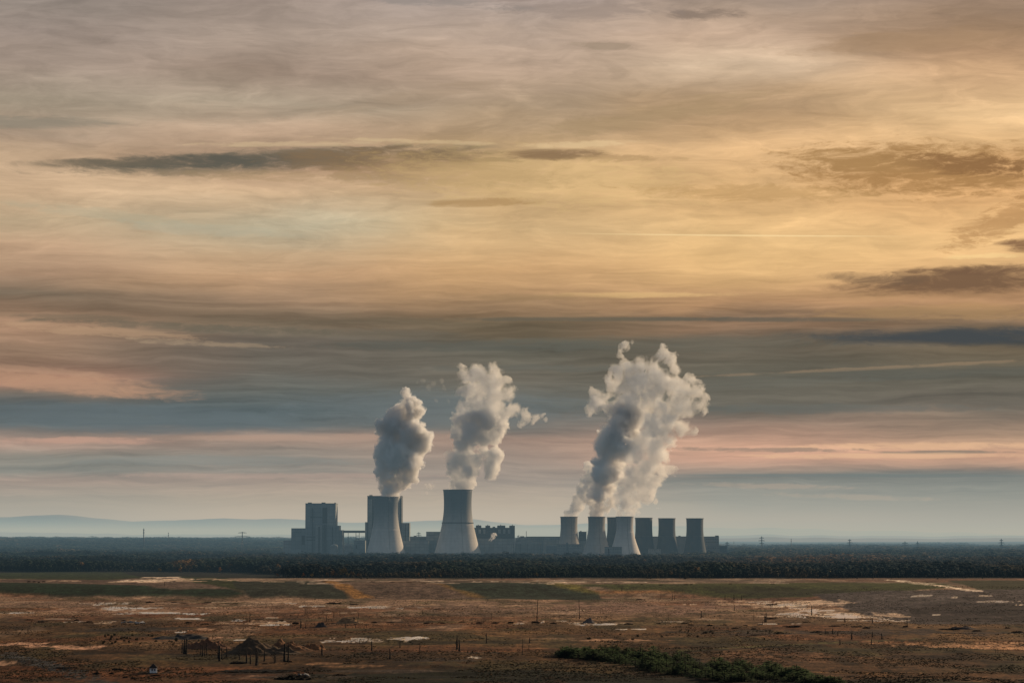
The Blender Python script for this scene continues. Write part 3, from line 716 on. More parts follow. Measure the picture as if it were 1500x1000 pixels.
def pb(b, px0, px1, py, Y, depth, g, py1=None, cx=0, cy=0):
    """box given by picture extents at distance Y, in coordinates of a thing placed at (cx, cy, g)"""
    a = at(px0, py, Y); c = at(px1, py, Y); z0 = -2 if py1 is None else at(px0, py1, Y).z-g
    b.box(a.x-cx, c.x-cx, Y-cy, Y-cy+depth, z0, a.z-g); return b
def building(name, px, Y, label, cat, parts, group=None):
    c = at(px, 790, Y); g = hz1(c.x, Y); root = empty(name, (c.x, Y, g), label, cat, group)
    for (nm, mat, boxes) in parts:
        b = MB()
        for bx in boxes:
            px0, px1, py, dy, dep = bx[:5]; py1 = bx[5] if len(bx) > 5 else None
            pb(b, px0, px1, py, Y+dy, dep, g, py1, c.x, Y)
        b.build(nm, mat, root)
    return root
def winrow(x0, x1, y, n, w=.9, h=.8, dy=-.3): # n small windows
    return [('window', WIN, [(x0+(x1-x0)*i/max(1, n-1)-w/2, x0+(x1-x0)*i/max(1, n-1)+w/2, y, dy, .6, y+h)]) for i in range(n)]
building('boiler_house', 469, 5950, 'tall blue grey boiler block standing alone at the left end of the plant', 'power station', [
    ('boiler_tower', CLAD, [(447.4, 491.7, 737.4, 0, 70)]), ('roof', ROOF, [(447, 492.1, 736.7, -.5, 71, 737.4)]),
    ('side_annex', CLAD, [(426.7, 447.2, 773.2, 2, 60)]), ('low_annex', CLAD_L, [(415.2, 426.6, 791, 4, 50)]),
    ('stepped_annex', CLAD, [(491.9, 497, 769.3, 3, 55)]), ('stepped_annex', CLAD, [(497.1, 502, 776, 4, 50)]),
    ('facade_recess', DARK, [(472.5, 479.5, 743.2, -.4, 1, 766)]), ('facade_recess', DARK, [(480.5, 483.5, 744.5, -.5, 1, 751)]),
    ('facade_panel', CLAD_L, [(462, 471.8, 768, -6, 6.5)]), ('facade_panel', CLAD_L, [(479.5, 491, 741.5, -.9, 1, 770)]),
    ('stair_tower', CLAD_D, [(466.3, 468.4, 771, -8, 2), ]), ('stair_tower', CLAD_D, [(474.5, 477.8, 768, -5, 5)]),
    ('facade_panel', CLAD_L, [(448.5, 454.5, 741, -.7, 1, 771)]), ('duct', STEEL, [(457.2, 458.2, 744, -2.5, 2.2)]), ('duct', STEEL, [(486.5, 487.3, 772, -2.5, 2.2)]), ('gallery', CLAD_D, [(447.8, 491.2, 757, -.5, 1, 757.8)]), ('gallery', DARK, [(449, 462, 785.4, -.6, 1, 786.4)]), ('gallery', DARK, [(449, 462, 790, -.6, 1, 790.8)]),
    ('side_opening', DARK, [(442, 446.5, 784, 1.4, 1, 797)]),
    ('roof_unit', STEEL, [(451, 456.5, 735.6, 10, 12, 736.7)]), ('roof_unit', STEEL, [(471, 476.5, 735.5, 14, 12, 736.7)]), ('roof_unit', STEEL, [(489.8, 491.6, 735.8, 4, 12, 736.7)])]
    + winrow(450, 460, 781, 5)+winrow(428.5, 440, 779, 5)+winrow(484, 490, 790, 3))
building('boiler_house', 563, 6060, 'tall boiler block behind the central cooling tower with stepped annexes', 'power station', [
    ('boiler_tower', CLAD_D, [(538.2, 588.2, 726.5, 0, 75)]), ('roof', ROOF, [(537.8, 588.6, 725.8, -.5, 76, 726.5)]),
    ('side_annex', CLAD, [(534.8, 538, 764.3, 2, 60)]), ('side_annex', CLAD, [(588.4, 599.8, 765.3, 2, 60)]),
    ('facade_panel', CLAD, [(539.5, 545, 731, -.6, 1, 790)]), ('duct', STEEL, [(593.5, 594.4, 768, -1, 2)]), ('sunlit_rim_strip', CLAD_L, [(583.5, 585.6, 731, -.6, 1, 786)]), ('annex_edge', DARK, [(597.9, 599.6, 766.5, 1.4, 1, 786)]),  # pale corner strip paints in the cooling tower's sunlit right rim
    ('roof_unit', STEEL, [(541, 545.5, 724.6, 12, 12, 725.8)])]+winrow(590, 597, 776, 4)+winrow(590, 597, 784, 4))
br = [('gallery', CLAD_D, [(502.2, 534.6, 777, 20, 8, 779.9)]), ('roof', CLAD_L, [(502.2, 534.6, 776.6, 19.5, 9, 777)])]
for x in (521.4, 526.2): br.append(('leg', STEEL, [(x-.35, x+.35, 780, 22, 2)]))
br += [('cross_beam', STEEL, [(521.8, 525.8, 784, 22.5, 1, 784.7)]), ('cross_beam', STEEL, [(521.8, 525.8, 789, 22.5, 1, 789.7)]),
       ('leg', STEEL, [(509.7, 510.3, 780, 22, 2)])]
building('conveyor_bridge', 518, 5960, 'enclosed conveyor bridge crossing the gap between the two tall boiler blocks', 'bridge', br)
building('switch_house', 527, 5900, 'small grey block under the conveyor bridge left of the central cooling tower', 'building', [
    ('wall', CLAD, [(518.5, 534.6, 791.6, 0, 40)]), ('roof', ROOF, [(518.3, 534.8, 791, -.4, 41, 791.6)]), ('door', DARK, [(521, 523, 798, -.3, .6, 803)])]+winrow(524.5, 533, 794.5, 4))
for i, (px, r, lab) in enumerate([(489.5, 5.2, 'left of two pale domed ash silos at the foot of the left boiler block'), (510, 6.2, 'right of two pale domed ash silos at the foot of the left boiler block')]):
    c = at(px, 800, 5860); g = hz1(c.x, 5860); s = 5860/F; R_ = r*s; H = at(px, 799.5, 5860).z-g
    root = empty('silo', (c.x, 5860, g), lab, 'silo', 'domed ash silos')
    MB().lathe([(R_, -1), (R_, H)], 32).build('wall', CLAD_L, root, True)
    MB().lathe([(R_+.3, H)]+[(R_*math.cos(a*.157)+.2, H+R_*.55*math.sin(a*.157)) for a in range(10)]+[(.05, H+R_*.56)], 32).build('dome', CLAD_L, root, True)
building('low_hall', 616, 5980, 'long low grey halls right of the central boiler block', 'building', [
    ('wall', CLAD, [(600.2, 641, 786, 0, 60)]), ('wall', CLAD_L, [(590, 628, 792, -60, 50)]), ('roof', ROOF, [(600, 641.2, 785.4, -.4, 61, 786)]), ('roof_unit', STEEL, [(606, 610, 784.2, 8, 12, 785.4)]), ('gallery', DARK, [(602, 626, 788.2, -.4, .8, 789)])]+winrow(592, 626, 794.5, 12))
building('transformer_hall', 636, 5960, 'square pale block tucked against the left foot of the tallest cooling tower', 'building', [
    ('wall', CLAD_L, [(624.3, 647.5, 779, 0, 30)]), ('roof', CLAD_D, [(624, 647.8, 778.3, -.4, 31, 779)]), ('annex', CLAD, [(618, 640, 791, -20, 18)])]+winrow(626, 640, 783, 6))
# old boiler house: saw roofline
bumps = [(697, 705, 769.3), (711, 718, 769.6), (721.5, 725.5, 771.2), (728.3, 740.2, 769.5), (746, 754.2, 769.6)]
building('boiler_house', 723, 5960, 'long dark boiler hall with a notched roofline right of the tallest cooling tower', 'power station', [
    ('wall', CLAD_D, [(692, 754.2, 772.4, 0, 50)]), ('front_wing', CLAD_L, [(697, 754.5, 788.4, -40, 39)]), ('front_wing_roof', ROOF, [(696.8, 754.8, 787.9, -40.4, 39.8, 788.4)])]
    + [('roof_unit', CLAD_D, [(a, b, c, 3, 20, 772.4)]) for a, b, c in bumps] + [('roof_deck', CLAD_L, [(a+.4, b-.4, c-.35, 2.6, 20, c)]) for a, b, c in bumps]
    + [('bunker_bay', CLAD, [(x, x+3.4, 775, -1, 1.4, 781)]) for x in (694, 701, 708, 730, 737, 744)]
    + [('flue', STEEL, [(x, x+1, 767.8, 12, 2, 769.5)]) for x in (700, 714, 733, 750)]+winrow(699, 752, 792, 16))
building('turbine_hall', 788, 5960, 'long flat-roofed turbine hall between the notched boiler hall and the low cooling towers', 'building', [
    ('wall', CLAD, [(754.8, 826, 787.2, 0, 45)]), ('roof', CLAD_D, [(770.5, 826, 785.4, 1, 40, 787.2)]), ('roof', ROOF, [(760, 770.3, 786, 1, 40, 787.2)]),
    ('roof_unit', STEEL, [(762, 768, 784.8, 8, 12, 786)]), ('roof_unit', CLAD_L, [(758, 759.4, 784, 8, 4, 787.2)]),
    ('annex', CLAD_L, [(796, 820, 790.5, -20, 18)]), ('flue', STEEL, [(759.8, 760.5, 783, 12, 2, 787.2)]), ('flue', STEEL, [(770.6, 771.3, 777.5, 12, 2, 785.4)])]+winrow(773, 822, 789, 18))
building('conveyor_bridge', 770, 5880, 'pale sloping conveyor gallery in front of the turbine hall', 'bridge', [
    ('gallery', CLAD_L, [(747, 794, 793.2, 0, 5, 795.8)]), ('gallery', CLAD_L, [(744, 747, 795.4, 0, 5, 798)]), ] + [('leg', STEEL, [(x, x+.5, 795.9, 1, 1)]) for x in (752, 762, 772, 782, 792)])
building('filter_house', 812, 5660, 'low pale sheds before the leftmost low cooling tower', 'building', [
    ('wall', CLAD_L, [(816, 852, 797, 0, 20)]), ('roof', ROOF, [(815.8, 852.2, 796.4, -.4, 21, 797)]), ('annex', CLAD, [(800, 815.5, 799, 4, 16)]), ('annex', CLAD, [(829, 832, 794, -2, 1.8)])]+winrow(819, 850, 799, 9))
building('bunker_block', 854, 5900, 'dark square block seen between the two left low cooling towers', 'building', [
    ('wall', CLAD_D, [(848, 859, 778.2, 0, 30)]), ('roof_unit', STEEL, [(849.5, 852, 777.2, 5, 6, 778.2)]), ('annex', CLAD, [(846, 862, 792, -12, 11)])]+winrow(850, 857, 783, 3))
building('long_hall', 1024, 5860, 'long pale brown hall running behind the dark idle cooling towers', 'building', [
    ('wall', CONC_M, [(952, 1053.2, 785.8, 0, 30)]), ('roof', CLAD_D, [(952, 1053.4, 785.2, -.4, 31, 785.8)]), ('roof_unit', STEEL, [(1048, 1052.6, 783.8, 4, 10, 785.2)]), ('roof_unit', STEEL, [(994, 997, 784.2, 4, 10, 785.2)]),
    ('annex', CLAD_D, [(1053.6, 1065, 799, 0, 30)])]+winrow(1035, 1051, 788.5, 7, .9, 1.2)+winrow(1035, 1051, 793, 7, .9, 1.2))
building('water_house', 905, 5480, 'pale low pump house at the foot of the palest low cooling tower', 'building', [
    ('wall', CLAD_L, [(886, 911, 801, 0, 16)]), ('roof', ROOF, [(885.8, 911.2, 800.4, -.4, 17, 801)]), ('door', DARK, [(891, 892.4, 803, -.3, .5)])]+winrow(895, 909, 803, 5))
building('water_house', 960, 5600, 'white low sheds between the two dark idle cooling towers at the middle', 'building', [
    ('wall', CLAD_L, [(950, 968, 804, 0, 14)]), ('roof', ROOF, [(949.8, 968.2, 803.5, -.4, 15, 804)])]+winrow(952, 966, 805.2, 5))
building('water_house', 1045, 5600, 'brown low store beyond the rightmost cooling tower foot', 'building', [
    ('wall', CONC_M, [(1036, 1054, 800, 0, 14)]), ('roof', ROOF, [(1035.8, 1054.2, 799.4, -.4, 15, 800)])]+winrow(1038, 1052, 802, 5))

# ---------------------------------------------------------------- pylons and masts
def pylon(px, py_top, Y, label, arms, wbase=3.6, name='power_pylon'):
    c = at(px, py_top, Y); g = hz1(c.x, Y); H = c.z-g; s = Y/F
    root = empty(name, (c.x, Y, g), label, 'pylon', 'pylons on the horizon')
    b = MB(); wb = wbase*s/2; wt = .45*s/2; r = .46*s
    L = lambda z: wb+(wt-wb)*min(1, z/(H*.9))**.7
    zs = [H*i/9 for i in range(10)]
    for sx in (-1, 1):
        for sy in (-1, 1):
            for z0, z1 in zip(zs, zs[1:]): b.tube((sx*L(z0), sy*L(z0), z0), (sx*L(z1), sy*L(z1), z1), r*.8, r*.7, 4)
    for k, (z0, z1) in enumerate(zip(zs, zs[1:])):
        for sy in (-1, 1):
            b.tube((-L(z0), sy*L(z0), z0), (L(z1), sy*L(z1), z1), r*.4, None, 3); b.tube((L(z0), sy*L(z0), z0), (-L(z1), sy*L(z1), z1), r*.4, None, 3)
    b.build('lattice_mast', STEEL, root)
    for (pz, half) in arms:
        z = at(px, pz, Y).z-g; w = half*s; b = MB()
        for sx in (-1, 1):
            b.tube((0, 0, z), (sx*w, 0, z), r*.9, r*.6, 4); b.tube((0, 0, z+1.1*s), (sx*w, 0, z), r*.6, r*.5, 4)
            for q in (.55, 1): b.tube((sx*w*q, 0, z), (sx*w*q, 0, z-.9*s), r*.4, None, 3)
        b.build('cross_arm', STEEL, root)
pylon(355, 778.4, 6900, 'wide two-armed pylon on the horizon left of the power station', [(785.6, 11.5), (780, 6)])
pylon(613.5, 779, 7400, 'small faint pylon above the low halls left of the tallest cooling tower', [(781, 3), (784, 4)], 2.4)
pylon(1065, 793, 7000, 'tiny pylon at the right end of the long hall', [(795, 3), (798, 3)], 2.4)
pylon(1115.7, 785, 6900, 'tallest pylon right of the power station with three arms', [(787.5, 3.2), (791.5, 4.6), (795.5, 3.6)])
pylon(1244.6, 789.3, 7300, 'slim three-armed pylon alone right of the middle of the right woods', [(791, 2.6), (794.5, 4.2), (798, 3)])
pylon(1325.6, 792.5, 7800, 'left one of a close pair of small pylons on the right horizon', [(795, 4), (798.5, 5)], 2.6)
pylon(1344, 792.3, 8300, 'right one of a close pair of small pylons on the right horizon', [(795, 2.2), (798.5, 2.6)], 2.2)
pylon(1466.7, 788.6, 7300, 'slim pylon near the right edge of the photo', [(791, 2.6), (794.6, 4.2), (798.4, 3)])
def mast(px, py_top, Y, w, label):
    c = at(px, py_top, Y); g = hz1(c.x, Y); H = c.z-g; s = Y/F
    root = empty('chimney_mast', (c.x, Y, g), label, 'mast')
    MB().tube((0, 0, -1), (0, 0, H*.97), w*s*.55, w*s*.4, 10).build('shaft', STEEL, root, True)
    for z in (.55, .8, .93): MB().tube((0, 0, H*z), (0, 0, H*z+.6*s), w*s*.85, None, 10).build('platform', DARK, root)
    MB().tube((0, 0, H*.97), (0, 0, H*1.03), w*s*.15, w*s*.1, 5).build('antenna', STEEL, root)
mast(210.6, 773.5, 7200, 1.7, 'tall dark chimney-like mast in the woods far left')
mast(246.8, 779.5, 7800, .9, 'thin short mast between the tall mast and the wide pylon')
mast(1159, 788.5, 7200, .9, 'thin mast right of the tallest right-hand pylon')
mast(1075, 792, 6900, .5, 'very thin short pole beyond the right end of the plant')
mast(860, 776, 6400, .5, 'very thin pole rising between the two left low cooling towers')

# ---------------------------------------------------------------- steam
def ico(sub):
    bm = bmesh.new(); bmesh.ops.create_icosphere(bm, subdivisions=sub, radius=1)
    V = np.array([v.co[:] for v in bm.verts]); Fc = np.array([[v.index for v in f.verts] for f in bm.faces]); bm.free(); return V, Fc
ICO = ico(2)
def steam_mat(name, sph, dens, g, col=(1, 1, 1), edge=(.0, .2), sc=1., step=.35):
    """density follows the puffs of the plume, broken up by billows and fine turbulence"""
    m, t = new_mat(name); out = t.new('ShaderNodeOutputMaterial')
    tc = t.new('ShaderNodeTexCoord').outputs['Object']
    wv = t.new('ShaderNodeTexNoise'); t.l.new(tc, wv.inputs['Vector']); wv.inputs['Scale'].default_value = .022*sc; wv.inputs['Detail'].default_value = 2
    off = t.new('ShaderNodeVectorMath', operation='MULTIPLY_ADD'); t.l.new(wv.outputs['Color'], off.inputs[0]); off.inputs[1].default_value = (46, 46, 46); off.inputs[2].default_value = (-23, -23, -23)
    ad = t.new('ShaderNodeVectorMath', operation='ADD'); t.l.new(tc, ad.inputs[0]); t.l.new(off.outputs[0], ad.inputs[1]); P = ad.outputs[0]
    f = None
    for c, R in sph:
        d = t.new('ShaderNodeVectorMath', operation='DISTANCE'); t.l.new(P, d.inputs[0]); d.inputs[1].default_value = c
        v = t.math('MULTIPLY_ADD', d.outputs['Value'], -1/R, 1.0)
        f = v if f is None else t.math('SMOOTH_MAX', f, v, .12)
    v1 = t.new('ShaderNodeTexVoronoi', feature='F1'); t.l.new(P, v1.inputs['Vector']); v1.inputs['Scale'].default_value = .045*sc
    v2 = t.new('ShaderNodeTexVoronoi', feature='F1'); t.l.new(P, v2.inputs['Vector']); v2.inputs['Scale'].default_value = .11*sc
    n = t.noise(P, .05*sc, 9, .72, .3)
    f = t.math('MULTIPLY_ADD', v1.outputs['Distance'], -.36, t.math('ADD', f, .20))
    f = t.math('MULTIPLY_ADD', v2.outputs['Distance'], -.20, t.math('ADD', f, .10))
    f = t.math('ADD', f, t.math('MULTIPLY_ADD', n, 2.6, -1.3))
    d = t.mrange(f, edge[0], edge[1], 0, dens, True)
    vs = t.new('ShaderNodeVolumeScatter'); vs.inputs['Color'].default_value = (*col, 1); vs.inputs['Anisotropy'].default_value = g
    t.l.new(d, vs.inputs['Density']); t.l.new(vs.outputs[0], out.inputs['Volume'])
    m.cycles.volume_step_rate = step
    return m
def plume(name, blobs, Y, label, mat, seed, vox=2.0, cat='steam', grow=1.0, yj=.5, amp=1.0):
    r = random.Random(seed); s = Y/F; sph = []; cores = []
    for (px, py, rp) in blobs:
        c = at(px, py, Y); c.y += r.uniform(-yj, yj)*rp*s*1.2
        R_ = rp*s*1.12*grow; sph.append((c, R_)); cores.append((c.copy(), rp*s*1.2))
        for k in range(13):
            d = Vector((r.gauss(0, 1), r.gauss(0, 1), r.gauss(0, 1))).normalized()
            c2 = c+d*R_*r.uniform(.72, .98); r2 = R_*r.uniform(.26, .48); sph.append((c2, r2))
            if rp > 7:
                for q in range(3):
                    d2 = (d+Vector((r.gauss(0, .7), r.gauss(0, .7), r.gauss(0, .7)))).normalized()
                    sph.append((c2+d2*r2*.9, r2*r.uniform(.3, .5)))
    V0, F0 = ICO; o0 = at(blobs[0][0], blobs[0][1], Y)
    V = np.concatenate([V0*R+np.array(c-o0) for c, R in sph]); Fc = np.concatenate([F0+i*len(V0) for i in range(len(sph))])
    me = mesh_np('tmp', V, Fc, 3); o = bpy.data.objects.new('tmp', me); COL.objects.link(o)
    md = o.modifiers.new('r', 'REMESH'); md.mode = 'VOXEL'; md.voxel_size = vox
    dg = bpy.context.evaluated_depsgraph_get(); me2 = bpy.data.meshes.new_from_object(o.evaluated_get(dg))
    bpy.data.objects.remove(o)
    n = len(me2.vertices); co = np.zeros(n*3, np.float32); me2.vertices.foreach_get('co', co); co = co.reshape(-1, 3)
    nr = np.zeros(n*3, np.float32); me2.vertices.foreach_get('normal', nr); nr = nr.reshape(-1, 3)
    dsp = np.zeros(n)
    for i in range(n):
        p = Vector(co[i])
        a = mnoise.fractal(p*.035, 1.0, 2.0, 3)*5.5
        b_ = (abs(mnoise.noise(p*.10))*2-.5)*4.6 + (abs(mnoise.noise(p*.21+Vector((9, 9, 9))))*2-.5)*2.6 + (abs(mnoise.noise(p*.45))*2-.5)*1.2
        dsp[i] = (a+b_)*amp*.6+1.0*amp
    co = co+nr*dsp[:, None]
    me2.vertices.foreach_set('co', co.astype(np.float32).ravel()); me2.update()
    mt = steam_mat(name+str(seed), [(tuple(c-o0), R) for c, R in cores], *mat)
    me2.materials.clear(); me2.materials.append(mt); me2.name = name
    o = link(name, me2, None, None, o0, True); tag(o, label, cat); return o
ST_DARK = (.26, .2, (.64, .665, .70), (0, .22))
ST_DENSE = (.24, .2, (.66, .68, .70), (0, .24))
ST_MID = (.17, .25, (.75, .74, .725), (0, .32))
ST_THIN = (.085, .25, (.75, .72, .68), (.06, .62), 1.15)
ST_TOP = (.10, .2, (.66, .635, .60), (.08, .5), 1.2)
ST_CREAM = (.085, .4, (.94, .92, .88), (0, .5))
ST_WISP = (.07, .4, (.82, .82, .82), (-.05, .5))
P1 = [(572,724,12),(570,710,16),(566,694,16),(588,704,14),(600,692,13),(572,680,20),(595,674,20),(568,660,17),(585,657,24),(605,655,19),(620,646,14),(629,641,9),(570,641,16),(561,628,11),(556,619,7),(580,622,20),(600,632,17),(572,610,11),(585,606,14),(600,606,15),(612,600,9),(598,590,12),(590,592,8),(594,577,8),(608,592,9)]
P2a = [(668,713,9),(680,712,11),(690,709,9),(668,696,13),(686,692,14),(664,678,11),(680,672,17),(661,664,8),(695,675,11),(720,680,14),(720,695,9),(722,665,13),(730,670,8),(708,660,9),(680,650,15),(671,635,13),(690,635,18),(708,640,13),(725,640,11),(675,617,12),(690,612,15),(712,615,17),(732,618,13),(738,632,8)]
P2b = [(679,597,12),(700,590,18),(725,592,19),(745,600,12),(678,575,11),(695,570,18),(720,568,20),(742,578,13),(753,570,5),(680,552,11),(700,550,16),(722,550,15),(740,558,9),(677,537,7),(705,540,8),(722,537,8),(758,600,9),(770,607,9),(782,613,9),(794,612,6),(801,619,4),(765,618,7)]
PA = [(832,753,7),(839,749,8),(846,741,10),(850,729,11),(858,722,11),(855,712,9),(862,705,12),(868,694,12),(866,684,10),(873,702,12)]
PB = [(871,753,8),(877,751,7),(874,740,10),(878,726,13),(884,712,16),(884,696,18),(892,680,20),(878,676,12),(897,660,20),(882,655,12),(900,640,20),(886,640,11),(905,622,17),(916,640,13),(915,605,18),(900,610,11),(925,615,15)]
PB += [(928,632,14),(912,660,16),(900,690,14),(930,612,14),(890,718,10),(868,716,8),(925,650,12)]
PBu = [(940,600,17),(922,588,20),(905,592,12),(876,592,14),(865,600,9),(871,578,10),(885,580,11),(890,600,9),(915,508,8),(908,519,7),(926,500,5),(911,531,8),(905,545,13),(895,558,11),(920,545,15),(940,535,14),(935,560,20),(915,570,16),(958,540,14),(970,522,11),(972,509,7),(984,525,10),(990,540,9),(965,560,21),(985,565,17),(950,580,20)]
PC = [(909,752,7),(918,751,8),(924,750,7),(914,738,11),(926,730,13),(912,722,9),(924,712,16),(940,718,12),(954,724,9),(964,734,5),(967,744,3.5),(940,700,18),(957,705,12),(925,690,13),(950,682,18),(968,690,11),(983,688,8),(990,690,5),(935,668,15),(960,660,18),(976,668,9),(945,645,17),(966,640,17),(983,645,9)]
PB += [(862,738,8),(868,728,9),(866,748,6),(894,735,9),(888,745,7)]
PC += [(900,745,7),(904,728,8),(932,738,9),(948,716,10),(936,752,4),(925,668,14),(945,730,9),(930,745,6),(905,738,9),(910,705,12),(930,650,14),(960,625,14)]
PCu = [(955,620,19),(980,618,19),(1000,625,13),(1014,630,8),(970,598,18),(995,595,19),(1014,600,13),(1000,572,17),(1018,575,14),(1018,556,9),(1029,590,10),(1036,582,7),(1034,605,7),(1029,568,7),(1008,553,7)]
plume('steam_plume', P1, 5900, 'dark grey dense steam plume rising above the central cooling tower, leftmost plume', ST_DARK, 1)
plume('steam_plume', P2a, 5900, 'billowing steam column rising directly from the tallest cooling tower', ST_MID, 2)
plume('steam_plume', P2b, 5900, 'pale loose steam cloud with a right-hand arm above the column of the tallest tower', ST_THIN, 3)
plume('steam_plume', PA, 5720, 'small knobbly steam puff leaning right out of the leftmost low cooling tower', ST_MID, 4, 2.0)
plume('steam_plume', PB, 5640, 'dark grey steam column in the left half of the big right-hand plume', ST_DENSE, 5)
plume('steam_plume', PBu, 5640, 'ragged steam cloud topping the big right-hand plume', ST_TOP, 6)
plume('steam_plume', PC, 5600, 'bright cream steam rising from the palest low cooling tower', ST_CREAM, 7)
plume('steam_plume', PCu, 5600, 'cream wispy steam cloud on the right shoulder of the big plume', ST_THIN, 8)
plume('steam_puff', [(717,792,1.8),(718.5,789.5,2.4),(720,787.5,2.6),(723,786,2.6),(722,783,3),(725,781.5,2.6),(727,784,1.6)], 5850, 'small bright white steam puff in front of the notched dark boiler hall', (.42, .3, (1, 1, 1), (-.05, .5), 3.0), 9, 1.2, 'steam', 1, .5, .45)
plume('steam_wisp', [(626,722,3),(624,714,4.5),(630,711,4.5),(636,709,3.5)], 5900, 'torn grey wisp of steam right of the leftmost plume', ST_WISP, 10, 1.6)
plume('steam_wisp', [(612,560,3),(620,558,4),(628,566,4),(636,562,5),(648,558,5),(652,568,4),(640,585,4),(655,590,4)], 5900, 'faint high wisps of steam between the two left plumes', (.012, .5, (.85, .83, .80), (-.1, .6)), 11, 2)

# ---------------------------------------------------------------- foreground: stumps, poles, brush heaps, pines
BARK = surf('dead_wood', (.022, .017, .012), .95, .3, 1.5)
SCRUB = surf('scrub', (0, 0, 0), .95, .2, .8, attr=True, spec=.1)
def place(px, py):
    x, y, z = hit(px, py); return x, y, z
def trunk_mesh(seed, kind):
    """dead trunk 1 unit tall, snapped and with stubs of limbs; kind 0 plain post, 1 stubs, 2 forked, 3 thin pole"""
    r = random.Random(seed); b = MB(); w = {0: .075, 1: .06, 2: .05, 3: .018}[kind]
    pts = [Vector((0, 0, -.05))]; n = 6
    for i in range(1, n+1):
        pts.append(Vector((pts[-1].x+r.gauss(0, .012 if kind != 3 else .003), pts[-1].y+r.gauss(0, .01), i/n*(.96 if kind != 3 else 1))))
    for i, (p, q) in enumerate(zip(pts, pts[1:])):
        b.tube(p, q, w*(1.25-.1*i) if i else w*1.6, w*(1.15-.1*i), 7)
    # splintered top
    for k in range(3): b.tube(pts[-1]+Vector((r.gauss(0, w*.4), r.gauss(0, w*.4), -.03)), pts[-1]+Vector((r.gauss(0, w*.6), 0, r.uniform(.02, .09))), w*.3, w*.05, 4)
    if kind in (1, 2):
        for k in range(r.randint(3, 6) if kind == 2 else r.randint(1, 3)):
            i = r.randint(2, n-1); p = pts[i]; a = r.uniform(0, 6.28); l = r.uniform(.12, .42 if kind == 2 else .22)
            q = p+Vector((math.cos(a)*l*.7, math.sin(a)*l*.7, l*r.uniform(.5, 1.1))); b.tube(p, q, w*.45, w*.25, 5)
            for m in range(2): b.tube(q, q+Vector((r.gauss(0, .06), r.gauss(0, .06), r.uniform(.03, .12))), w*.22, w*.08, 4)
    me = b.mesh('dead_trunk', BARK, True); return me
TRK = {(k, v): trunk_mesh(10*k+v, k) for k in range(4) for v in range(4)}
def trunk(px, py, h, kind, label='dark dead stake standing on the open brown plain', w=1., group='dead stakes on the plain', name='dead_tree', lean=0):
    x, y, z = place(px, py); s = y/F; H = h*s
    o = link(name, TRK[(kind, random.randint(0, 3))], None, None, (x, y, z))
    w *= .8 if kind != 3 else 1
    o.scale = (H*w, H*w, H); o.rotation_euler = (lean*.3, lean, random.uniform(0, 6.28) if not lean else 0)
    tag(o, label, 'dead tree', group)
G2 = 'burnt looking trunks around the rust brown spoil heap'; L2 = 'charred bare trunk by the rust brown spoil heap'
for a in [(266.5, 956, 15, 0), (268.5, 957, 14, 1), (271, 957.5, 22, 0), (273, 958, 24, 1), (294, 959, 16, 2), (297, 960, 15, 0), (300, 960, 14, 2), (303, 959, 18, 2), (319.5, 964, 22, 2), (321.5, 968, 24, 0), (325, 965, 17, 1), (332, 962, 15, 0), (334, 961, 12, 1),
          (351, 966, 17, 2), (361, 971, 20, 0), (367, 972, 19, 1), (375.5, 974, 24, 0), (377.5, 973, 20, 1), (387, 968, 17, 0), (402, 971, 17, 2), (404, 970, 14, 2), (417, 968, 26, 0), (422, 967, 24, 1), (385, 950, 20, 3), (472, 959, 14, 0), (471, 958, 12, 2)]:
    trunk(*a, label=L2, w=1.0, group=G2)
G3 = 'stubby posts on the right of the plain'; L3 = 'short stout dark post standing in the open on the right of the plain'
for a in [(1169, 939, 7, 0), (1209, 928, 7, 0), (1220, 928, 8, 0), (1227.5, 931, 7, 0), (1247.6, 936, 10, 0), (1278, 932.5, 8, 0), (1292, 936, 9, 0), (1230.5, 944, 8, 0), (1276.5, 943.5, 8, 0), (1238, 911, 7, 0), (1278, 911.5, 7, 0)]:
    trunk(*a, label=L3, w=1.7, group=G3)
for a in [(440, 920, 11, 0), (441.5, 919, 9, 2), (448, 920, 8, 0), (428, 919, 4, 1), (432, 919, 4, 1), (478, 910, 10, 1), (476, 911, 6, 2), (506, 919.5, 7, 0), (521, 919, 6, 0), (537, 918.5, 5, 0), (527, 942, 6, 0), (544.5, 952.5, 14, 0), (586, 948.5, 12, 1), (571, 965, 15, 0), (514, 963.5, 6, 0), (615, 954, 13, 1),
          (668.5, 952, 16, 2), (673, 953, 17, 0), (670, 950, 19, 1), (712.5, 941.5, 14, 1), (619.5, 899, 7, 0), (401, 898, 6, 1), (366, 911, 13, 1), (72, 872, 5, 0), (71.5, 889, 5, 0), (218, 900, 5, 2), (241, 858, 7, 2), (450, 903, 12, 3), (447, 900, 9, 2),
          (1062, 878, 7, 0), (1075, 878, 8, 0), (1086, 878.5, 7, 0), (968, 877, 10, 3), (985, 878, 9, 2), (988, 878, 7, 1), (979, 907, 11, 3), (1027, 904, 10, 0), (1104, 908, 14, 3), (1122, 911, 14, 0), (1120, 911, 10, 1), (1189, 901, 15, 1), (1329, 918, 13, 1), (1326, 918, 8, 2), (1460, 864, 5, 3), (1408, 945, 4, 0), (1076, 893, 8, 1), (1117, 915, 6, 0),
          (525, 905, 8, 2), (498, 901, 7, 2), (489, 905, 9, 1), (911, 866, 6, 0), (940, 871, 7, 3), (1000, 868, 5, 3), (776, 941, 9, 0), (758, 953, 4, 1), (150, 905, 3, 1), (390, 888, 4, 0), (610, 885, 6, 3), (583, 886, 6, 3), (720, 907, 12, 3)]:
    trunk(*a, w=1.0 if a[3] else 1.15)
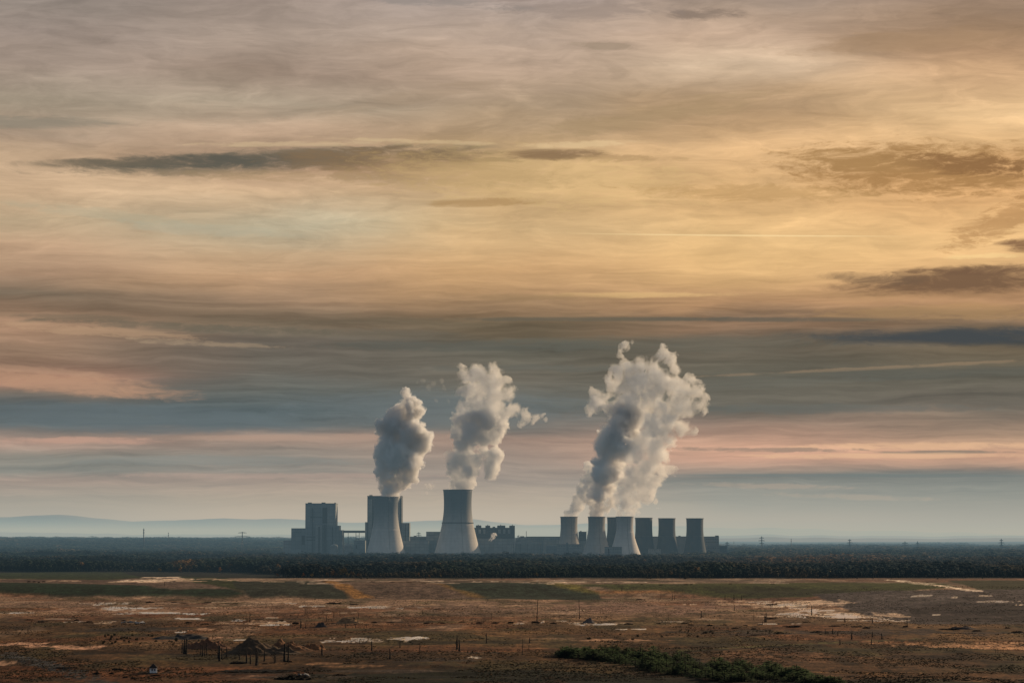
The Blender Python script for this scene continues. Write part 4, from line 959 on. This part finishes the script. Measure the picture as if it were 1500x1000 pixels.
for px, py, h, lab in [(786.5, 910, 31, 'tall thin pole left of the middle, beside a dark heap'), (849, 906, 27, 'tall thin pole right of the middle, beside pale rubble'), (765, 959, 24, 'left one of two thin poles near the pine thicket'), (774.5, 952, 17, 'right one of two thin poles near the pine thicket')]:
    trunk(px, py, h, 3, lab, 1.0, 'thin poles on the plain', 'pole')

def clump_mesh(seed, n, cols, flat=.45, leaf=.09, name='brush', wood=True):
    """irregular brush heap or shrub, unit half-width, made of leaf sized faces and a few twigs"""
    r = random.Random(seed); V = []; T = []; C = []
    lob = [(-.62+.25*q+r.uniform(-.08, .08), r.uniform(-.15, .15), r.uniform(.34, .58)) for q in range(6)]
    for i in range(n):
        cx, cy, R_ = r.choice(lob); ph = math.acos(r.random()); a = r.uniform(0, 6.28); q = R_*r.uniform(.55, 1.1)
        c = Vector((cx+q*math.sin(ph)*math.cos(a), cy+q*math.sin(ph)*math.sin(a), max(0, q*math.cos(ph))*flat*2))
        u = Vector((r.gauss(0, 1), r.gauss(0, 1), r.gauss(0, 1))).normalized(); v = u.orthogonal().normalized(); s = leaf*r.uniform(.5, 1.6)
        k = len(V); V += [c+u*s, c-u*s*.6+v*s*.7, c-u*s*.5-v*s*.8]; T.append((k, k+1, k+2)); cc = np.array(r.choice(cols))*r.uniform(.6, 1.4); C += [cc]*3
    for i in range(14 if wood else 0):
        c = Vector((r.uniform(-.8, .8), r.uniform(-.4, .4), 0)); q = c+Vector((r.gauss(0, .3), r.gauss(0, .2), r.uniform(.3, .9)*flat*1.6)); w = Vector((.012, 0, 0))
        k = len(V); V += [c-w, c+w, q]; T.append((k, k+1, k+2)); C += [np.array((.02, .015, .01))]*3
    me = mesh_np(name, np.array([v[:] for v in V]), np.array(T), 3); set_col(me, np.array(C)); me.materials.append(SCRUB); return me
DKC = [(.014, .012, .010), (.020, .015, .012), (.012, .013, .010), (.03, .02, .014)]
BR = [clump_mesh(40+i, 420, DKC, .4, .11) for i in range(5)]
def heap(px, py, w, h, label='low dark brush heap lying on the open brown plain', group='brush heaps on the plain', me=None, name='brush_heap', cat='brush heap'):
    x, y, z = place(px, py); s = y/F
    o = link(name, me or random.choice(BR), None, None, (x, y, z-.1)); o.scale = (w/2*s*1.0, w/2*s*1.1, h*s*1.15); o.rotation_euler = (0, 0, random.choice([0, math.pi])+random.uniform(-.2, .2))
    tag(o, label, cat, group)
for a in [(42, 908, 13, 4), (60, 911, 11, 4), (112, 908, 7, 4), (131, 911, 9, 4), (181, 909, 9, 3), (276, 912, 10, 4), (300, 914, 12, 3), (412, 909, 8, 4), (433, 913, 10, 6), (548, 912, 8, 4), (572, 912, 14, 3), (625, 913, 10, 4), (648, 913, 8, 3), (677, 911, 8, 3), (702, 912, 10, 3), (726, 912, 10, 3), (748, 912, 9, 5), (785, 912, 12, 6), (810, 913, 10, 4), (872, 914, 16, 3),
          (921, 914, 12, 4), (965, 913, 8, 3), (1003, 913, 12, 3), (1012, 915, 8, 3), (1040, 916, 10, 4), (1062, 915, 6, 3), (1076, 920, 10, 4), (1092, 916, 8, 3), (1104, 921, 8, 4), (1114, 915, 8, 4), (1130, 906, 16, 4), (1163, 918, 22, 5), (1195, 926, 18, 4), (1222, 917, 18, 3), (1256, 918, 14, 4), (1269, 920, 12, 5), (1326, 918, 9, 5), (1390, 922, 30, 5), (1431, 924, 11, 4), (1476, 920, 8, 4), (1490, 926, 16, 5), (1141, 927, 16, 4),
          (936, 878, 9, 3), (1131, 886, 18, 4), (173, 981, 17, 6), (141, 987, 8, 7), (163, 987, 7, 6), (195, 994, 8, 5), (183, 992, 7, 5), (388, 972, 12, 3), (422, 969, 14, 4), (497, 989, 22, 5), (398, 971, 8, 3), (228, 989, 14, 4), (95, 978, 30, 3), (140, 981, 28, 2), (208, 996, 6, 3),
          (220, 882, 12, 3), (255, 882, 8, 2.5), (268, 883, 10, 2.5), (305, 882, 10, 2), (345, 884, 8, 2.5), (296, 883, 14, 2), (488, 884, 26, 4), (518, 885, 12, 3), (640, 892, 10, 2.5), (1104, 930, 12, 3), (1182, 911, 12, 3), (1150, 917, 8, 3), (1347, 919, 8, 3), (1408, 947, 5, 3),
          (600, 853, 8, 1.8), (575, 852.5, 8, 1.8), (545, 852, 8, 1.8), (620, 854, 8, 1.8), (500, 852, 6, 1.8), (475, 851, 10, 1.8), (905, 856, 8, 2), (940, 856, 6, 2), (968, 856.5, 7, 2), (1005, 856, 8, 2), (1013, 856, 5, 2), (1070, 855, 6, 2), (1132, 855, 6, 2), (1358, 853, 4, 2), (42, 852, 5, 3), (50, 852, 4, 3), (57, 853, 4, 3), (64, 852, 5, 3)]:
    heap(*a)
heap(348, 972, 24, 9, 'dark bluish pointed brush heap below the rust brown spoil heap', None)
heap(430, 995, 56, 12, 'long black hedge-like brush heap at the bottom left of centre', None, BR[0])
heap(380, 983, 120, 5, 'very long low dark bramble line below the charred trunks', None, BR[0])
# small shrubs on the olive slope above the pale stripe
SHR = [clump_mesh(60+i, 160, [(.022, .028, .012), (.03, .034, .014), (.02, .018, .01)], .8, .16) for i in range(3)]
for i in range(46):
    px = random.uniform(150, 260) if i < 30 else random.uniform(860, 1140)
    heap(px, random.uniform(930, 944) if i < 30 else random.uniform(925, 938), random.uniform(2.5, 5), random.uniform(2.5, 4.5), 'tiny dark green shrub dotted over the olive ground', 'tiny shrubs dotted over the plain', random.choice(SHR), 'shrub', 'shrub')

# spoil heaps
def spoil(name, px, py, w, h, peak, col_, label, seed):
    x, y, z = place(px, py); s = y/F; W = w*s/2; H = h*s; D = W*.55; n = 44
    m = surf('spoil_'+str(seed), col_, .95, .45, .5, bump=.3)
    g = np.linspace(-1, 1, n); GX, GY = np.meshgrid(g, g, indexing='ij')
    t = np.where(GX < peak, (GX+1)/(peak+1), (1-GX)/(1-peak)); prof = np.sin(np.clip(t, 0, 1)*math.pi/2)**1.15*(.55+.9*fbm(GX*2.6+seed, GY*2.2+7, seed+5, 4))
    Zz = H*prof*np.clip(1-np.abs(GY)**1.5, 0, 1); nz = fbm(GX*4+seed, GY*4, seed, 5)-.5
    Zz = Zz*(1+nz*1.7)-.3; V = np.stack([GX*W+(fbm(GX*3, GY*3+seed, seed+3)-.5)*W*.2, GY*D, Zz], -1).reshape(-1, 3)
    idx = np.arange(n*n).reshape(n, n); Fc = np.stack([idx[:-1, :-1], idx[1:, :-1], idx[1:, 1:], idx[:-1, 1:]], -1).reshape(-1, 4)
    o = link(name, mesh_np(name, V, Fc, 4), m, None, (x, y+D*.6, z), True); tag(o, label, 'spoil heap')
spoil('spoil_heap', 388, 958, 120, 20, -.45, (.075, .046, .026), 'biggest rust brown spoil heap with a pointed top, charred trunks before it', 1)
spoil('spoil_heap', 428, 953, 70, 13, -.5, (.15, .070, .032), 'orange brown spoil ridge sloping down to the right of the biggest heap', 2)
spoil('spoil_heap', 302, 950, 78, 13, -.1, (.13, .058, .030), 'reddish spoil heap left of the biggest heap behind forked trunks', 3)
spoil('spoil_heap', 455, 951, 44, 8, .3, (.19, .085, .035), 'small bright orange spoil heap at the right end of the row', 4)
spoil('spoil_heap', 262, 936, 110, 6, .2, (.035, .030, .028), 'long low dark grey spoil bank behind the left trunks', 5)
spoil('spoil_heap', 513, 912, 42, 7, -.3, (.24, .14, .07), 'pale ochre spoil heap in the middle distance beside dead stakes', 6)
spoil('spoil_heap', 470, 918, 20, 6, -.2, (.05, .042, .040), 'small dark grey spoil heap left of the pale ochre heap', 7)
spoil('spoil_heap', 862, 912, 22, 6, .1, (.12, .10, .09), 'grey spoil heap right of the tall thin pole', 8)
spoil('spoil_heap', 1410, 921, 50, 4, -.1, (.05, .035, .03), 'low dark spoil bank far right beneath the grey slope', 9)

# rubble with pale slabs
def rubble(px, py, w, label, seed, n=26, col_=(.30, .29, .27)):
    x, y, z = place(px, py); s = y/F; r = random.Random(seed); root = empty('rubble_pile', (x, y, z), label, 'rubble')
    m = surf('slab_'+str(seed), col_, .8, .3, .6); q = MB()
    for i in range(9):
        cx, cy = r.gauss(0, w*s*.22), r.gauss(0, 1.5); a = r.uniform(.5, 1.6)*s*2.2
        b = MB(); b.box(-a, a, -a*.7, a*.7, 0, a*.35); b2 = b.build('concrete_slab', m, root); b2.location = (cx, cy, r.uniform(0, .8)); b2.rotation_euler = (r.uniform(-.5, .5), r.uniform(-.6, .6), r.uniform(0, 3))
    o = link('brush', random.choice(BR), None, root, (0, 1.5, 0)); o.scale = (w/2*s, w/3*s, 3.2*s)
rubble(189, 912, 20, 'light grey rubble pile with broken slabs left of the long grey bank', 1)
rubble(205, 913, 14, 'smaller rubble pile with one white slab beside the light grey rubble', 2, 10, (.5, .48, .46))
rubble(442, 990, 26, 'scattered pale stones beside the long black brush heap', 3, 10, (.25, .24, .23))

# white hut
def hut():
    x, y, z = place(224.5, 985); s = y/F
    root = empty('hut', (x, y, z), 'small white hut with a dark pointed roof at the bottom left', 'hut', None, .12)
    WH = surf('white_paint', (.78, .80, .80), .6, .08, 1.2); RF = surf('dark_tiles', (.02, .014, .012), .8, .2, 2)
    w = 5.3*s; h = 7.4*s
    MB().box(-w, w, -w*.9, w*.9, -.2, h).build('wall', WH, root)
    b = MB(); e = w*1.22; a = [(-e, -e, h), (e, -e, h), (e, e, h), (-e, e, h)]; t = (0, 0, h+6.6*s)
    for i in range(4): b.poly([a[i], a[(i+1) % 4], t])
    b.poly(a[::-1]); b.build('roof', RF, root)
    GR = surf('shutter_grey', (.35, .36, .37), .7, .1, 2)
    for cx in (-.28, .42):
        f = MB().box(cx*w-.22*w, cx*w+.22*w, -w*.9-.06, -w*.9+.02, h*.42, h*.86).build('window', GR, root)
        MB().box(cx*w-.14*w, cx*w+.14*w, -w*.9-.09, -w*.9-.05, h*.5, h*.78).build('pane', WIN, f)
    MB().box(-w*1.5, w*1.3, -w*1.5, w*1.1, -.3, .12).build('plinth', surf('dark_plinth', (.03, .03, .03), .9, .2, 1), root)
hut()
# gate frame far right and fence by the paved track
def gate():
    x, y, z = place(1464, 956); s = y/F; root = empty('gate_frame', (x, y, z), 'small dark wooden frame standing alone near the right edge', 'frame')
    for k in (-5.6, -2.2, 2.2, 5.6): MB().tube((k*s, 0, -.2), (k*s, 0, 6.4*s), .28*s, .22*s, 6).build('post', BARK, root)
    for zz in (6.2, 4.0): MB().tube((-5.8*s, .1, zz*s), (5.8*s, .1, zz*s), .2*s, .2*s, 6).build('rail', BARK, root)
gate()
FP = surf('fence_grey', (.22, .22, .22), .8, .2, 2)
def fence(pts, label, hpx):
    x0, y0, z0 = place(*pts[0]); root = empty('fence', (x0, y0, z0), label, 'fence'); P = [Vector(place(*p)) for p in pts]; s = y0/F; O = Vector((x0, y0, z0))
    for p in P: MB().tube(p-O-Vector((0, 0, .2)), p-O+Vector((0, 0, hpx*s)), .16*s, .14*s, 5).build('post', FP, root)
    for zz in (.5, .95):
        b = MB()
        for p, q in zip(P, P[1:]): b.tube(p-O+Vector((0, 0, hpx*s*zz)), q-O+Vector((0, 0, hpx*s*zz)), .06*s, None, 4)
        b.build('wire_run', STEEL, root)
fence([(16+i*8.6, 959+i*2.35) for i in range(17)], 'grey post fence along the paved track in the bottom left corner', 4.5)
fence([(14+i*8.6, 965+i*2.75) for i in range(14)], 'nearer grey post fence below the paved track in the bottom left corner', 3.6)

# pines: young thicket bottom right of centre
def pine_mesh(seed):
    r = random.Random(seed); V = []; T = []; C = []
    for i in range(230):
        z = .06+.94*(1-math.sqrt(r.random())); R_ = .34*(1.03-z)*r.uniform(.55, 1.2)+.02; a = r.uniform(0, 6.28)
        c = Vector((R_*math.cos(a), R_*math.sin(a), z)); u = Vector((math.cos(a), math.sin(a), r.uniform(-.1, .6))).normalized(); v = Vector((-math.sin(a), math.cos(a), r.uniform(-.3, .3))); s = r.uniform(.04, .085)
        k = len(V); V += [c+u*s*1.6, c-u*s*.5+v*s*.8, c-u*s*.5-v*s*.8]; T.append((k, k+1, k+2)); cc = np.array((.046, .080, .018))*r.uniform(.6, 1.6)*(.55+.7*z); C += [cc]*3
    k = len(V); V += [Vector((-.01, 0, .9)), Vector((.01, 0, .9)), Vector((0, 0, 1.1))]; T.append((k, k+1, k+2)); C += [np.array((.03, .05, .02))]*3
    me = mesh_np('crown', np.array([v[:] for v in V]), np.array(T), 3); set_col(me, np.array(C)); me.materials.append(SCRUB)
    tm = MB().tube((0, 0, -.05), (0, 0, .9), .03, .008, 6).mesh('trunk', BARK); return me, tm
PN = [pine_mesh(80+i) for i in range(5)]
def pine(px, py, h, label, group, w=1.):
    x, y, z = place(px, py); s = y/F; cm, tm = random.choice(PN); H = h*s
    root = empty('pine_tree', (x, y, z), label, 'pine tree', group, random.uniform(0, 6)); root.scale = (H*w, H*w, H)
    link('crown', cm, None, root); link('trunk', tm, None, root)
up = [(822, 950), (840, 949), (880, 948), (900, 947), (960, 952), (1010, 956), (1060, 963), (1120, 970), (1150, 975), (1200, 990), (1240, 996)]
lo = [(822, 963), (860, 965), (900, 971), (960, 985), (1010, 993), (1060, 1000), (1120, 998), (1150, 1000), (1200, 1004), (1240, 1006)]
k = 0
while k < 298:
    px = random.uniform(822, 1235); y0 = np.interp(px, [a for a, b in up], [b for a, b in up])+8; y1 = np.interp(px, [a for a, b in lo], [b for a, b in lo])
    py = random.uniform(y0, max(y0+2, y1)); n = vnoise(np.array([px/26.]), np.array([py/14.]), 5)[0]
    pine(px, py, random.uniform(9, 16)*(.75+.5*n), 'young dark green pine in the dense thicket at the bottom, right of centre', 'young pines of the thicket', random.uniform(2.0, 3.2)); k += 1
# autumn trees standing out along the wood edge
def autumn_mesh(seed, col_):
    r = random.Random(seed); V = []; T = []; C = []
    lob = [(r.gauss(0, .13), r.gauss(0, .13), r.uniform(.4, .85), r.uniform(.14, .22)) for _ in range(7)]
    for i in range(300):
        cx, cy, cz, R_ = r.choice(lob); d = Vector((r.gauss(0, 1), r.gauss(0, 1), r.gauss(0, 1))).normalized()*R_*r.uniform(.6, 1.15); c = Vector((cx, cy, cz))+d
        u = Vector((r.gauss(0, 1), r.gauss(0, 1), r.gauss(0, 1))).normalized(); v = u.orthogonal().normalized(); s = r.uniform(.03, .06)
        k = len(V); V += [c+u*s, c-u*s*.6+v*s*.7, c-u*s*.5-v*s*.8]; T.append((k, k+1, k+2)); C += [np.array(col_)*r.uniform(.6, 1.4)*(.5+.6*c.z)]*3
    me = mesh_np('crown', np.array([v[:] for v in V]), np.array(T), 3); set_col(me, np.array(C)); me.materials.append(SCRUB)
    b = MB().tube((0, 0, -.05), (0, 0, .6), .03, .012, 6)
    for q in range(4): b.tube((0, 0, .3+q*.07), (lob[q][0], lob[q][1], lob[q][2]), .012, .004, 4)
    return me, b.mesh('trunk', BARK)
AU = [autumn_mesh(120+i, c) for i, c in enumerate([(.22, .10, .02), (.17, .09, .03), (.20, .13, .03)])]
for px, h in [(487, 11), (502, 17), (508, 9), (515, 10), (478, 8), (443, 8), (456, 7), (524, 7), (612, 8), (645, 6), (705, 7), (384, 9), (321, 9), (405, 7), (232, 8), (262, 8), (786, 9), (815, 5), (1168, 6), (1180, 7), (1225, 6), (1100, 5)]:
    py = 846.5 if px > 400 else 839
    x, y, z = place(px, py); y += 12; s = y/F; cm, tm = random.choice(AU); H = h*s
    root = empty('autumn_tree', (x, y, hz1(x, y)), 'orange leaved autumn tree at the dark edge of the near wood', 'tree', 'autumn trees along the wood edge', random.uniform(0, 6)); root.scale = (H, H, H)
    link('crown', cm, None, root); link('trunk', tm, None, root)

# dry grass over the open ground
def grass():
    n = 110000; v = rng.uniform(0, 1, n); py = 790+v*0
    Y = 1060*(2600/1060)**(rng.random(n)**1.35); X = (rng.random(n)-.5)*.42*Y
    keep = fbm(X/30, Y/60, 123, 4) > .47; X, Y = X[keep], Y[keep]; n = len(X); Z = hz(X, Y)-.05
    h = rng.uniform(.12, .42, n)*(.6+.8*fbm(X/50, Y/80, 124, 3)); a = rng.uniform(0, 3.14, n); w = rng.uniform(.3, 1.0, n)
    dx, dy = np.cos(a)*w, np.sin(a)*w
    A = np.stack([X-dx, Y-dy, Z], -1); B = np.stack([X+dx, Y+dy, Z], -1); T_ = np.stack([X+rng.normal(0, .2, n), Y+rng.normal(0, .2, n), Z+h], -1)
    A2 = np.stack([X+dy, Y-dx, Z], -1); B2 = np.stack([X-dy, Y+dx, Z], -1)
    V = np.stack([A, B, T_, A2, B2, T_], 1).reshape(-1, 3); Fc = np.arange(n*6).reshape(-1, 3)
    pal = np.array([(.13, .09, .045), (.10, .07, .03), (.07, .058, .024), (.17, .09, .04), (.05, .042, .022)])
    C = np.repeat(pal[rng.integers(0, 5, n)]*rng.uniform(.6, 1.4, (n, 1)), 6, 0)
    me = mesh_np('dry_grass', V, Fc, 3); set_col(me, C); o = link('dry_grass', me, SCRUB); tag(o, 'sparse dry brown grass and weeds over the open plain', 'grass', kind='stuff')
grass()
